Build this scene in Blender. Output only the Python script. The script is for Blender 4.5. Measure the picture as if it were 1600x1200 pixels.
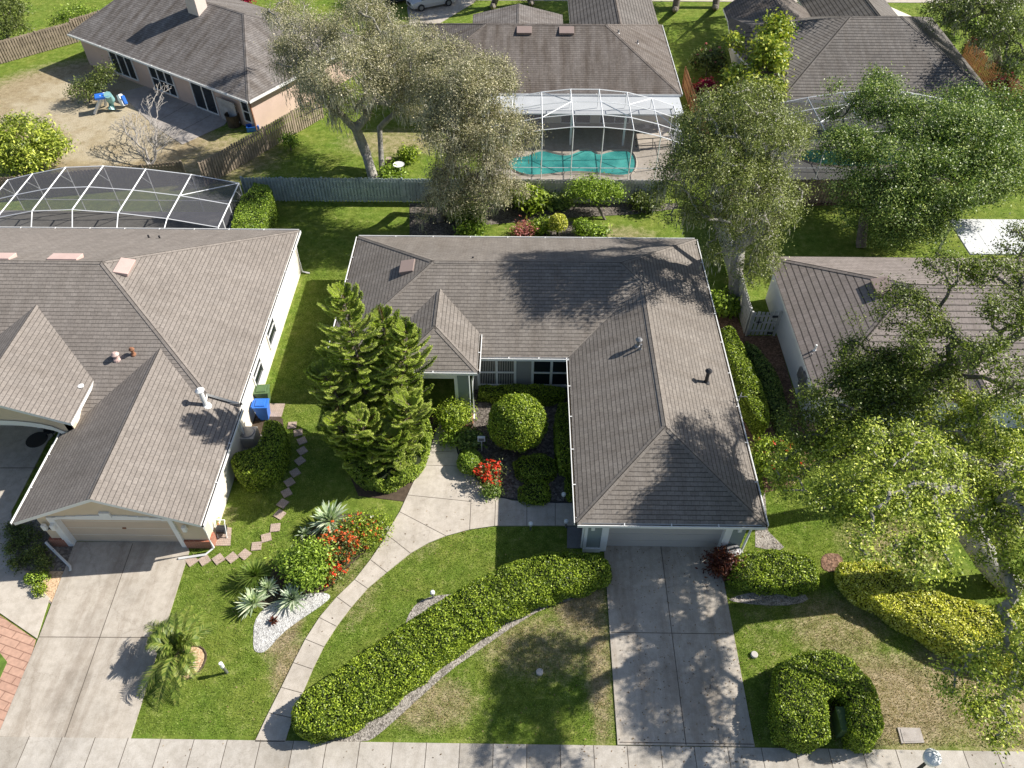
import bpy, math, random
import numpy as np
from mathutils import Vector
random.seed(7); rng = np.random.default_rng(7)
R = math.radians
scn = bpy.context.scene
for o in list(bpy.data.objects): bpy.data.objects.remove(o)

# ------------------------------------------------------------------ camera
FPX, VH, YAW, CH = 1205.0, -680.0, R(.82), 29.6
TH = math.atan((600-VH)/FPX)
cam = bpy.data.cameras.new('camera'); cam.sensor_width = 36; cam.lens = FPX/1600*36
cam.clip_start = .5; cam.clip_end = 2000
camo = bpy.data.objects.new('camera', cam); scn.collection.objects.link(camo)
camo.location = (0, 0, CH); camo.rotation_euler = (R(90)-TH, 0, YAW); scn.camera = camo

# ------------------------------------------------------------------ light
SUN_EL, SUN_AZ = 38.5, 75.0
w = bpy.data.worlds.new('World'); scn.world = w; w.use_nodes = True
nt = w.node_tree; bg = nt.nodes['Background']
sky = nt.nodes.new('ShaderNodeTexSky'); sky.sky_type = 'NISHITA'; sky.sun_disc = False
sky.sun_elevation = R(SUN_EL); sky.sun_rotation = R(SUN_AZ)
nt.links.new(sky.outputs[0], bg.inputs[0]); bg.inputs[1].default_value = .075
sl = bpy.data.lights.new('sun', 'SUN'); sl.energy = 5.0; sl.angle = R(.5); sl.color = (1, .95, .86)
so = bpy.data.objects.new('sun', sl); scn.collection.objects.link(so)
SD = Vector((math.sin(R(SUN_AZ))*math.cos(R(SUN_EL)), math.cos(R(SUN_AZ))*math.cos(R(SUN_EL)), math.sin(R(SUN_EL))))
so.rotation_euler = SD.to_track_quat('Z', 'Y').to_euler(); so.location = (0, 30, 60)
scn.view_settings.view_transform = 'Standard'; scn.view_settings.look = 'None'
scn.view_settings.exposure = .68; scn.view_settings.gamma = 1
scn.render.resolution_x = 1024; scn.render.resolution_y = 768

# ------------------------------------------------------------------ placing by ray to a height
def _rz(a, v): c, s = math.cos(a), math.sin(a); return np.array([c*v[0]-s*v[1], s*v[0]+c*v[1], v[2]])
_Rt = _rz(YAW, [1, 0, 0]); _Fw = _rz(YAW, [0, math.cos(TH), -math.sin(TH)]); _Up = _rz(YAW, [0, math.sin(TH), math.cos(TH)])
def G(u, v, z=0.):
    d = _Fw + _Rt*(u-800)/FPX - _Up*(v-600)/FPX
    t = (z-CH)/d[2]; return Vector((d[0]*t, d[1]*t, z))
def GP(pts, z=0.): return [G(u, v, z) for u, v in pts]
def crop(ox, oy, s, pts): return [(ox+x/s, oy+y/s) for x, y in pts]

# ------------------------------------------------------------------ materials
def newmat(name):
    m = bpy.data.materials.new(name); m.use_nodes = True
    n = m.node_tree; b = n.nodes['Principled BSDF']; return m, n, n.nodes, n.links, b
def ramp(N, L, src, stops):
    r = N.new('ShaderNodeValToRGB'); e = r.color_ramp.elements
    while len(e) < len(stops): e.new(.5)
    for i, (p, c) in enumerate(stops): e[i].position = p; e[i].color = (*c, 1)
    L.new(src, r.inputs[0]); return r
def noise(N, L, co, scale, detail=4, rough=.55):
    n = N.new('ShaderNodeTexNoise'); n.inputs['Scale'].default_value = scale; n.inputs['Detail'].default_value = detail
    n.inputs['Roughness'].default_value = rough
    if co is not None: L.new(co, n.inputs['Vector'])
    return n
def mix(N, L, a, b, f, mode='MIX'):
    m = N.new('ShaderNodeMix'); m.data_type = 'RGBA'; m.blend_type = mode
    for s, v in ((m.inputs[0], f), (m.inputs[6], a), (m.inputs[7], b)):
        if hasattr(v, 'is_output'): L.new(v, s)
        elif isinstance(v, (int, float)): s.default_value = v
        else: s.default_value = (*v, 1)
    return m.outputs[2]
def bumpn(N, L, h, b, strength=.3, dist=.02):
    bp = N.new('ShaderNodeBump'); bp.inputs['Strength'].default_value = strength; bp.inputs['Distance'].default_value = dist
    L.new(h, bp.inputs['Height']); L.new(bp.outputs[0], b.inputs['Normal'])
def wpos(N): return N.new('ShaderNodeNewGeometry').outputs['Position']
def plain(name, c, rough=.7, var=.12, scale=2., fine=30., bump=.15, metal=0., spec=.3, dist=.01):
    m, n, N, L, b = newmat(name); p = wpos(N)
    a = noise(N, L, p, scale, 5); f = noise(N, L, p, fine, 2)
    col = ramp(N, L, a.outputs[0], [(.3, [x*(1-var) for x in c]), (.7, [min(1, x*(1+var)) for x in c])]).outputs[0]
    g = ramp(N, L, f.outputs[0], [(.3, (1-var*.8,)*3), (.7, (1, 1, 1))]).outputs[0]
    L.new(mix(N, L, col, g, 1., 'MULTIPLY'), b.inputs['Base Color'])
    b.inputs['Roughness'].default_value = rough; b.inputs['Metallic'].default_value = metal
    b.inputs['Specular IOR Level'].default_value = spec
    if bump: bumpn(N, L, f.outputs[0], b, bump, dist)
    return m
def shingle(name, c1, c2, line_col, bw=.33, rh=.2, ms=.022, stain=(.5, .45, .4), stains=.35):
    m, n, N, L, b = newmat(name)
    uv = N.new('ShaderNodeUVMap').outputs[0]; p = wpos(N)
    br = N.new('ShaderNodeTexBrick'); L.new(uv, br.inputs['Vector']); br.inputs['Scale'].default_value = 1
    dk = [c1[i]*.45+line_col[i]*.55 for i in range(3)]
    br.inputs['Color1'].default_value = (*c1, 1); br.inputs['Color2'].default_value = (*c2, 1); br.inputs['Mortar'].default_value = (*[(a+b_*1.6)/2.6*.92 for a, b_ in zip(c2, dk)], 1)
    br.inputs['Brick Width'].default_value = bw; br.inputs['Row Height'].default_value = rh
    br.inputs['Mortar Size'].default_value = .014; br.inputs['Mortar Smooth'].default_value = .4; br.inputs['Bias'].default_value = -.1
    br.offset_frequency = 2
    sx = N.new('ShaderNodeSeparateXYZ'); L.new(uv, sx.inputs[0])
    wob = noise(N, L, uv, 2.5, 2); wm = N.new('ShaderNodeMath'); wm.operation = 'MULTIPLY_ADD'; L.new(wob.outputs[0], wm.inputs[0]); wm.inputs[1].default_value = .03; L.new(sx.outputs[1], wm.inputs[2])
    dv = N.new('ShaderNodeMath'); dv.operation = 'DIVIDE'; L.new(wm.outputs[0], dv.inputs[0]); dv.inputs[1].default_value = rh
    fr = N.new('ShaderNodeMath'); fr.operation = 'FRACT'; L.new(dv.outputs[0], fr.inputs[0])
    w0 = min(.4, ms/rh*1.6); k_ = sum(line_col)/sum(c1)
    butt_shade = ramp(N, L, fr.outputs[0], [(0, (k_, k_, k_)), (w0*.6, (k_, k_, k_)), (w0, (1, 1, 1)), (1, (.97, .97, .97))]).outputs[0]  # dark lower edge per course: shadow of the shingle butts painted into the colour
    mp = N.new('ShaderNodeMapping'); mp.inputs['Scale'].default_value = (1.6, .22, 1); L.new(uv, mp.inputs[0])
    st = noise(N, L, mp.outputs[0], 1.1, 6, .65); big = noise(N, L, p, .35, 4); fi = noise(N, L, p, 11, 3, .7)
    s1 = ramp(N, L, st.outputs[0], [(.38, (1, 1, 1)), (.72, stain)]).outputs[0]
    c = mix(N, L, br.outputs[0], butt_shade, 1., 'MULTIPLY')
    c = mix(N, L, c, s1, stains*2, 'MULTIPLY')
    s2 = ramp(N, L, big.outputs[0], [(.3, (.87, .87, .87)), (.7, (1.0, 1.0, 1.0))]).outputs[0]
    c = mix(N, L, c, s2, 1., 'MULTIPLY')
    s3 = ramp(N, L, fi.outputs[0], [(.3, (.7, .7, .71)), (.7, (1.0, 1.0, 1.0))]).outputs[0]
    c = mix(N, L, c, s3, 1., 'MULTIPLY')
    L.new(c, b.inputs['Base Color']); b.inputs['Roughness'].default_value = .92; b.inputs['Specular IOR Level'].default_value = .2
    bumpn(N, L, fr.outputs[0], b, .35, -.02)
    return m
def leafm(name, cols, trans=.2, rough=.42):
    m, n, N, L, b = newmat(name); g = N.new('ShaderNodeNewGeometry')
    st = [(i/(max(1, len(cols)-1)), c) for i, c in enumerate(cols)]
    r = ramp(N, L, g.outputs['Random Per Island'], st)
    pn = noise(N, L, g.outputs['Position'], .9, 3); v = ramp(N, L, pn.outputs[0], [(.3, (.72, .74, .78)), (.7, (1.15, 1.12, 1.0))]).outputs[0]
    c = mix(N, L, r.outputs[0], v, 1., 'MULTIPLY')
    L.new(c, b.inputs['Base Color']); b.inputs['Roughness'].default_value = rough; b.inputs['Specular IOR Level'].default_value = .28
    t = N.new('ShaderNodeBsdfTranslucent'); tc = mix(N, L, c, (1.2, 1.4, .6), 1., 'MULTIPLY'); L.new(tc, t.inputs[0])
    ms = N.new('ShaderNodeMixShader'); ms.inputs[0].default_value = trans
    L.new(b.outputs[0], ms.inputs[1]); L.new(t.outputs[0], ms.inputs[2]); L.new(ms.outputs[0], N['Material Output'].inputs[0])
    return m
M = {}
M['white'] = plain('white_paint', (.78, .78, .77), .5, .05, 1, 20, .03)
M['whitewall'] = plain('white_stucco', (.74, .75, .76), .85, .05, .8, 40, .25)
M['alu'] = plain('white_aluminium', (.8, .81, .83), .4, .03, 2, 20, 0)
M['greywall'] = plain('grey_stucco', (.33, .325, .32), .85, .07, .8, 40, .25)
M['greygreen'] = plain('grey_green_stucco', (.27, .31, .3), .85, .06, .8, 40, .25)
M['greydoor'] = plain('grey_garage_paint', (.47, .44, .41), .6, .04, 1, 20, .03)
M['beige'] = plain('beige_stucco', (.66, .54, .4), .85, .06, .8, 40, .25)
M['beigelight'] = plain('pale_beige_stucco', (.74, .68, .58), .85, .06, .8, 40, .25)
M['beigedoor'] = plain('beige_garage_paint', (.62, .5, .38), .6, .05, 1, 20, .03)
M['pink'] = plain('pink_stucco', (.6, .45, .38), .85, .07, .8, 40, .25)
M['darkgap'] = plain('dark_recess', (.03, .03, .035), .9, .1, 2, 20, 0)
M['debris'] = plain('gutter_debris', (.1, .075, .05), .95, .4, 3, 12, .3)
M['black'] = plain('black_metal', (.03, .03, .035), .45, .1, 2, 20, 0)
M['tin'] = plain('grey_metal', (.3, .3, .31), .45, .15, 3, 20, .05, .6)
M['alu3'] = plain('white_roof_panel', (.62, .63, .64), .6, .12, .6, 8, 0)
M['alu2'] = plain('weathered_white_panel', (.5, .52, .54), .6, .08, 1, 20, 0)
M['rust'] = plain('rust', (.3, .14, .08), .8, .3, 6, 30, .1)
M['terra'] = plain('terracotta', (.42, .2, .12), .8, .15, 4, 30, .1)
M['soil'] = plain('soil', (.09, .065, .045), .95, .3, 5, 30, .5)
M['blue'] = plain('blue_plastic', (.03, .16, .6), .45, .05, 2, 20, 0, 0, .5)
M['teal'] = plain('teal_plastic', (.25, .48, .48), .4, .2, 4, 20, 0, 0, .5)
M['binwarn'] = plain('green_plastic', (.1, .16, .07), .5, .1, 2, 20, 0)
M['bark'] = plain('oak_bark', (.2, .175, .15), .95, .3, 3, 14, .8, 0, .1, .04)
M['barkl'] = plain('pale_bark', (.34, .32, .29), .95, .3, 3, 14, .8, 0, .1, .04)
M['wood'] = plain('weathered_wood', (.36, .29, .22), .9, .3, 2, 12, .4)
M['woodteal'] = plain('faded_teal_wood', (.42, .48, .48), .9, .2, 2, 12, .4)
M['woodgrey'] = plain('weathered_grey_wood', (.5, .49, .48), .9, .2, 2, 12, .4)
M['woodor'] = plain('fresh_orange_wood', (.42, .22, .11), .85, .2, 2, 12, .3)
M['brick'] = None
def brickmat(name, c1, c2, line_col, bw, rh, ms):
    m, n, N, L, b = newmat(name); p = wpos(N); br = N.new('ShaderNodeTexBrick')
    a = N.new('ShaderNodeSeparateXYZ'); L.new(p, a.inputs[0]); add = N.new('ShaderNodeMath'); L.new(a.outputs[0], add.inputs[0]); L.new(a.outputs[1], add.inputs[1])
    c = N.new('ShaderNodeCombineXYZ'); L.new(add.outputs[0], c.inputs[0]); L.new(a.outputs[2], c.inputs[1]); L.new(c.outputs[0], br.inputs['Vector'])
    br.inputs['Scale'].default_value = 1; br.inputs['Color1'].default_value = (*c1, 1); br.inputs['Color2'].default_value = (*c2, 1); br.inputs['Mortar'].default_value = (*line_col, 1)
    br.inputs['Brick Width'].default_value = bw; br.inputs['Row Height'].default_value = rh; br.inputs['Mortar Size'].default_value = ms
    L.new(br.outputs[0], b.inputs['Base Color']); b.inputs['Roughness'].default_value = .9; return m
M['brick'] = brickmat('red_brick', (.36, .12, .07), (.28, .1, .06), (.35, .28, .22), .22, .075, .008)
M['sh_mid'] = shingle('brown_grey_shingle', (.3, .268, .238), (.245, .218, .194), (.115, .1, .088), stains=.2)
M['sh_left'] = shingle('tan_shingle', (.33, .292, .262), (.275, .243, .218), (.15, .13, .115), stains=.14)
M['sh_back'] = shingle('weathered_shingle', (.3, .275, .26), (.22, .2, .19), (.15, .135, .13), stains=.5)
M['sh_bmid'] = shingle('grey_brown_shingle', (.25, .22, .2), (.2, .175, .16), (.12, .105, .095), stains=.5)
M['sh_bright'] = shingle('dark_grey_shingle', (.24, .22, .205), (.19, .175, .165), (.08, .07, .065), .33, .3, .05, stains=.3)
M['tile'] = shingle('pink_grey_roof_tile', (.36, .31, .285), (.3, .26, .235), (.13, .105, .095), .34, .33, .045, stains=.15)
M['skyl'] = plain('brown_vent_metal', (.26, .2, .18), .5, .05, 2, 20, 0)
M['skylpink'] = plain('pink_vent_metal', (.55, .4, .36), .5, .06, 2, 20, 0)
def concrete(name, c, st=.25, streak=.35, slabw=0):
    m, n, N, L, b = newmat(name); p = wpos(N)
    a = noise(N, L, p, .45, 6, .6); f = noise(N, L, p, 25, 3, .6); mm = noise(N, L, p, 3.2, 5, .65)
    col = ramp(N, L, a.outputs[0], [(.3, [x*(1-st) for x in c]), (.52, c), (.75, [min(1, x*1.08) for x in c])]).outputs[0]
    col = mix(N, L, col, ramp(N, L, mm.outputs[0], [(.35, (.84, .83, .81)), (.6, (1, 1, 1))]).outputs[0], 1., 'MULTIPLY')
    col = mix(N, L, col, ramp(N, L, f.outputs[0], [(.3, (.86, .86, .86)), (.7, (1.04, 1.04, 1.04))]).outputs[0], 1., 'MULTIPLY')
    mp = N.new('ShaderNodeMapping'); mp.inputs['Scale'].default_value = (1.6, .22, 1); L.new(p, mp.inputs[0]); sk = noise(N, L, mp.outputs[0], 1, 6, .65)
    col = mix(N, L, col, ramp(N, L, sk.outputs[0], [(.36, (.74, .71, .68)), (.55, (1, 1, 1))]).outputs[0], streak, 'MULTIPLY')
    if slabw:
        sx = N.new('ShaderNodeSeparateXYZ'); L.new(p, sx.inputs[0]); dv = N.new('ShaderNodeMath'); dv.operation = 'MULTIPLY_ADD'; L.new(sx.outputs[0], dv.inputs[0]); dv.inputs[1].default_value = 1/1.22; dv.inputs[2].default_value = 24/1.22
        fl = N.new('ShaderNodeMath'); fl.operation = 'FLOOR'; L.new(dv.outputs[0], fl.inputs[0]); wn = N.new('ShaderNodeTexWhiteNoise'); wn.noise_dimensions = '1D'; L.new(fl.outputs[0], wn.inputs['W'])
        col = mix(N, L, col, ramp(N, L, wn.outputs[0], [(0, (.8, .79, .77)), (.5, (1, 1, 1))]).outputs[0], 1., 'MULTIPLY')
    ck = N.new('ShaderNodeTexVoronoi'); ck.feature = 'DISTANCE_TO_EDGE'; ck.inputs['Scale'].default_value = .42; cw = noise(N, L, p, 1.4, 5, .7)
    va = N.new('ShaderNodeVectorMath'); va.operation = 'MULTIPLY_ADD'; L.new(cw.outputs['Color'], va.inputs[0]); va.inputs[1].default_value = (.9, .9, 0); L.new(p, va.inputs[2]); L.new(va.outputs[0], ck.inputs['Vector'])
    col = mix(N, L, col, ramp(N, L, ck.outputs[0], [(0, (.72, .7, .68)), (.006, (1, 1, 1))]).outputs[0], .7, 'MULTIPLY')
    L.new(col, b.inputs['Base Color']); b.inputs['Roughness'].default_value = .9; bumpn(N, L, f.outputs[0], b, .25, .01); return m
M['conc'] = concrete('driveway_concrete', (.485, .435, .375), .2, .9); M['walk'] = concrete('path_concrete', (.53, .475, .41), .15, .4); M['side'] = concrete('sidewalk_concrete', (.5, .46, .41), .2, .4, 1)
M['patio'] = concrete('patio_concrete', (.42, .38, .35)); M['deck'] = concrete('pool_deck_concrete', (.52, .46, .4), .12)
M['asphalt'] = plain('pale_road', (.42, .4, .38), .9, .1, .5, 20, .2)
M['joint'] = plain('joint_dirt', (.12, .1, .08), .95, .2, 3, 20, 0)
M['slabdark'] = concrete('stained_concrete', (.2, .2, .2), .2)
M['stone'] = brickmat('pinkish_paver', (.46, .3, .24), (.4, .27, .22), (.3, .2, .16), .2, .1, .01)
M['paver'] = None
def flatbrick(name, c1, c2, line_col, bw, rh, ms, rot=0):
    m, n, N, L, b = newmat(name); p = wpos(N); mp = N.new('ShaderNodeMapping'); mp.inputs['Rotation'].default_value = (0, 0, rot); L.new(p, mp.inputs[0])
    br = N.new('ShaderNodeTexBrick'); L.new(mp.outputs[0], br.inputs['Vector']); br.inputs['Scale'].default_value = 1
    br.inputs['Color1'].default_value = (*c1, 1); br.inputs['Color2'].default_value = (*c2, 1); br.inputs['Mortar'].default_value = (*line_col, 1)
    br.inputs['Brick Width'].default_value = bw; br.inputs['Row Height'].default_value = rh; br.inputs['Mortar Size'].default_value = ms
    f = noise(N, L, p, 6, 4); L.new(mix(N, L, br.outputs[0], ramp(N, L, f.outputs[0], [(.3, (.75,)*3), (.7, (1, 1, 1))]).outputs[0], 1., 'MULTIPLY'), b.inputs['Base Color'])
    b.inputs['Roughness'].default_value = .9; return m
M['paver'] = flatbrick('salmon_stamped_paving', (.55, .34, .25), (.5, .3, .22), (.3, .17, .12), .9, .3, .02, .3)
M['stonef'] = flatbrick('pink_square_paver', (.5, .39, .32), (.45, .35, .29), (.33, .25, .2), .1, .1, .008)
def granular(name, cols, scale, bump=.6):
    m, n, N, L, b = newmat(name); p = wpos(N); v = N.new('ShaderNodeTexVoronoi'); v.inputs['Scale'].default_value = scale; L.new(p, v.inputs['Vector'])
    s = N.new('ShaderNodeSeparateColor'); L.new(v.outputs['Color'], s.inputs[0])
    c = ramp(N, L, s.outputs[0], [(i/(len(cols)-1), x) for i, x in enumerate(cols)]).outputs[0]
    a = noise(N, L, p, 1.3, 5); c = mix(N, L, c, ramp(N, L, a.outputs[0], [(.3, (.7, .7, .7)), (.7, (1.1, 1.1, 1.1))]).outputs[0], 1., 'MULTIPLY')
    L.new(c, b.inputs['Base Color']); b.inputs['Roughness'].default_value = .95; bumpn(N, L, v.outputs['Distance'], b, bump, .03); return m
M['gravel'] = granular('white_gravel', [(.3, .29, .28), (.55, .54, .52), (.66, .65, .63)], 22)
M['ggrav'] = granular('grey_gravel', [(.12, .105, .09), (.3, .27, .24), (.44, .4, .36)], 20)
M['mulch'] = granular('brown_mulch', [(.09, .05, .03), (.2, .11, .07), (.3, .18, .12)], 14)
M['tanmulch'] = granular('tan_mulch', [(.4, .26, .15), (.62, .42, .26), (.72, .52, .34)], 18)
M['dirt2'] = granular('courtyard_soil', [(.06, .05, .042), (.12, .1, .085), (.24, .21, .18)], 12)
M['dirt'] = granular('grey_brown_dirt', [(.13, .11, .095), (.22, .19, .16), (.34, .3, .26)], 12)
def glassm(name, c=(.02, .025, .03), rough=.05):
    m, n, N, L, b = newmat(name); b.inputs['Base Color'].default_value = (*c, 1); b.inputs['Roughness'].default_value = rough; b.inputs['Specular IOR Level'].default_value = .5; return m
M['glass'] = glassm('window_glass'); M['carglass'] = glassm('car_glass', (.015, .017, .02))
M['silver'] = glassm('silver_car_paint', (.5, .5, .51), .3); M['dcar'] = glassm('dark_car_paint', (.06, .065, .08), .25); M['wcar'] = glassm('white_car_paint', (.7, .7, .72), .3)
M['lampw'] = glassm('frosted_lamp_glass', (.8, .8, .78), .4)
def waterm(name, c1, c2):
    m, n, N, L, b = newmat(name); p = wpos(N); a = noise(N, L, p, .6, 3); wv = noise(N, L, p, 2.2, 4)
    L.new(ramp(N, L, a.outputs[0], [(.35, c1), (.65, c2)]).outputs[0], b.inputs['Base Color']); b.inputs['Roughness'].default_value = .06
    bumpn(N, L, wv.outputs[0], b, .4, .05); return m
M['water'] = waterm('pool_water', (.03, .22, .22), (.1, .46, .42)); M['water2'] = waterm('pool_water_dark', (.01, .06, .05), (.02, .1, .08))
def screenm(name, c, alpha):
    m, n, N, L, b = newmat(name); b.inputs['Base Color'].default_value = (*c, 1); b.inputs['Roughness'].default_value = .8
    t = N.new('ShaderNodeBsdfTransparent'); ms = N.new('ShaderNodeMixShader'); ms.inputs[0].default_value = alpha
    L.new(t.outputs[0], ms.inputs[1]); L.new(b.outputs[0], ms.inputs[2]); L.new(ms.outputs[0], N['Material Output'].inputs[0]); return m
M['screen'] = screenm('insect_screen', (.1, .1, .11), .38); M['screenl'] = screenm('fine_insect_screen', (.14, .14, .15), .2)
# leaves
M['l_oak'] = leafm('oak_leaves', [(0.0685, 0.0876, 0.0167), (0.189, 0.217, 0.0458), (0.36, 0.38, 0.0872), (0.643, 0.595, 0.165)])
M['l_moss'] = leafm('grey_green_oak_leaves', [(0.105, 0.104, 0.0649), (0.267, 0.246, 0.148), (0.44, 0.421, 0.262), (0.691, 0.612, 0.452)])
M['litter'] = leafm('dry_brown_leaves', [(.1, .06, .03), (.22, .14, .08), (.36, .27, .16)], .1)
M['moss'] = leafm('hanging_moss', [(0.223, 0.223, 0.191), (0.447, 0.437, 0.37), (0.626, 0.603, 0.514)], .15)
M['l_front'] = leafm('fresh_oak_leaves', [(0.0782, 0.118, 0.013), (0.215, 0.274, 0.0359), (0.431, 0.512, 0.0762), (0.771, 0.8, 0.166)])
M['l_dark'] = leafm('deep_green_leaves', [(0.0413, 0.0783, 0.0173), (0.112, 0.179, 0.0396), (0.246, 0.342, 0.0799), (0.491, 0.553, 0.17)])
M['l_dark2'] = leafm('dark_oak_leaves', [(0.0408, 0.0616, 0.0101), (0.139, 0.181, 0.0315), (0.319, 0.384, 0.0694)])  # darker green than the fresh oak leaves
M['l_tall'] = leafm('grey_green_tall_oak_leaves', [(.06, .075, .018), (.17, .2, .055), (.29, .33, .1), (.4, .43, .16)])
M['l_olive'] = leafm('olive_leaves', [(0.036, 0.0531, 0.0124), (0.126, 0.164, 0.0401), (0.303, 0.353, 0.0978)])
M['l_hedge'] = leafm('hedge_leaves', [(0.0449, 0.0818, 0.00659), (0.138, 0.206, 0.0169), (0.296, 0.387, 0.0358), (0.516, 0.63, 0.0872)])
M['l_lime'] = leafm('lime_leaves', [(0.0673, 0.114, 0.0109), (0.211, 0.32, 0.0339), (0.464, 0.612, 0.092)])
M['l_yellow'] = leafm('yellow_green_leaves', [(0.144, 0.169, 0.0153), (0.42, 0.438, 0.0417), (0.782, 0.75, 0.124), (0.8, 0.8, 0.277)])
M['l_broad'] = leafm('broad_yellow_green_leaves', [(0.113, 0.2, 0.0254), (0.32, 0.381, 0.0507), (0.603, 0.601, 0.0845)])
M['l_con'] = leafm('conifer_needles', [(0.116, 0.172, 0.0216), (0.262, 0.356, 0.048), (0.466, 0.554, 0.096)], .25)
M['l_contip'] = leafm('bright_conifer_tips', [(0.299, 0.385, 0.066), (0.506, 0.583, 0.132), (0.69, 0.726, 0.242)], .25)
M['l_conbr'] = leafm('brown_conifer_needles', [(.12, .07, .03), (.26, .16, .07), (.38, .24, .1)], .15)
M['l_palm'] = leafm('palm_leaflets', [(0.072, 0.124, 0.0202), (0.165, 0.227, 0.0403), (0.288, 0.31, 0.0805)])
M['l_agave'] = leafm('striped_yucca_blades', [(0.23, 0.322, 0.172), (0.483, 0.575, 0.414), (0.713, 0.759, 0.598)], .15)
M['l_tuft'] = leafm('green_blades', [(.07, .13, .02), (.16, .24, .04), (.26, .33, .08)])
M['f_red'] = leafm('red_flowers', [(.55, .03, .015), (.7, .08, .03)]); M['f_orange'] = leafm('orange_flowers', [(.65, .1, .03), (.75, .2, .06)])
M['f_white'] = leafm('white_flowers', [(.75, .72, .65), (.8, .8, .78)]); M['l_magenta'] = leafm('magenta_leaves', [(.25, .01, .04), (.5, .03, .1)])
M['l_maroon'] = leafm('maroon_leaves', [(.05, .015, .012), (.12, .03, .02), (.2, .07, .03)]); M['f_pink'] = leafm('pink_leaves', [(.45, .12, .12), (.6, .25, .22)])
M['twig'] = plain('bare_grey_twigs', (.4, .37, .34), .9, .2, 3, 20, 0)
M['hcore'] = plain('hedge_inner_twigs', (.028, .038, .014), .95, .3, 4, 20, .5)
M['ballt'] = plain('beige_plastic', (.6, .5, .38), .5, .05, 2, 10, 0)

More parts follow.
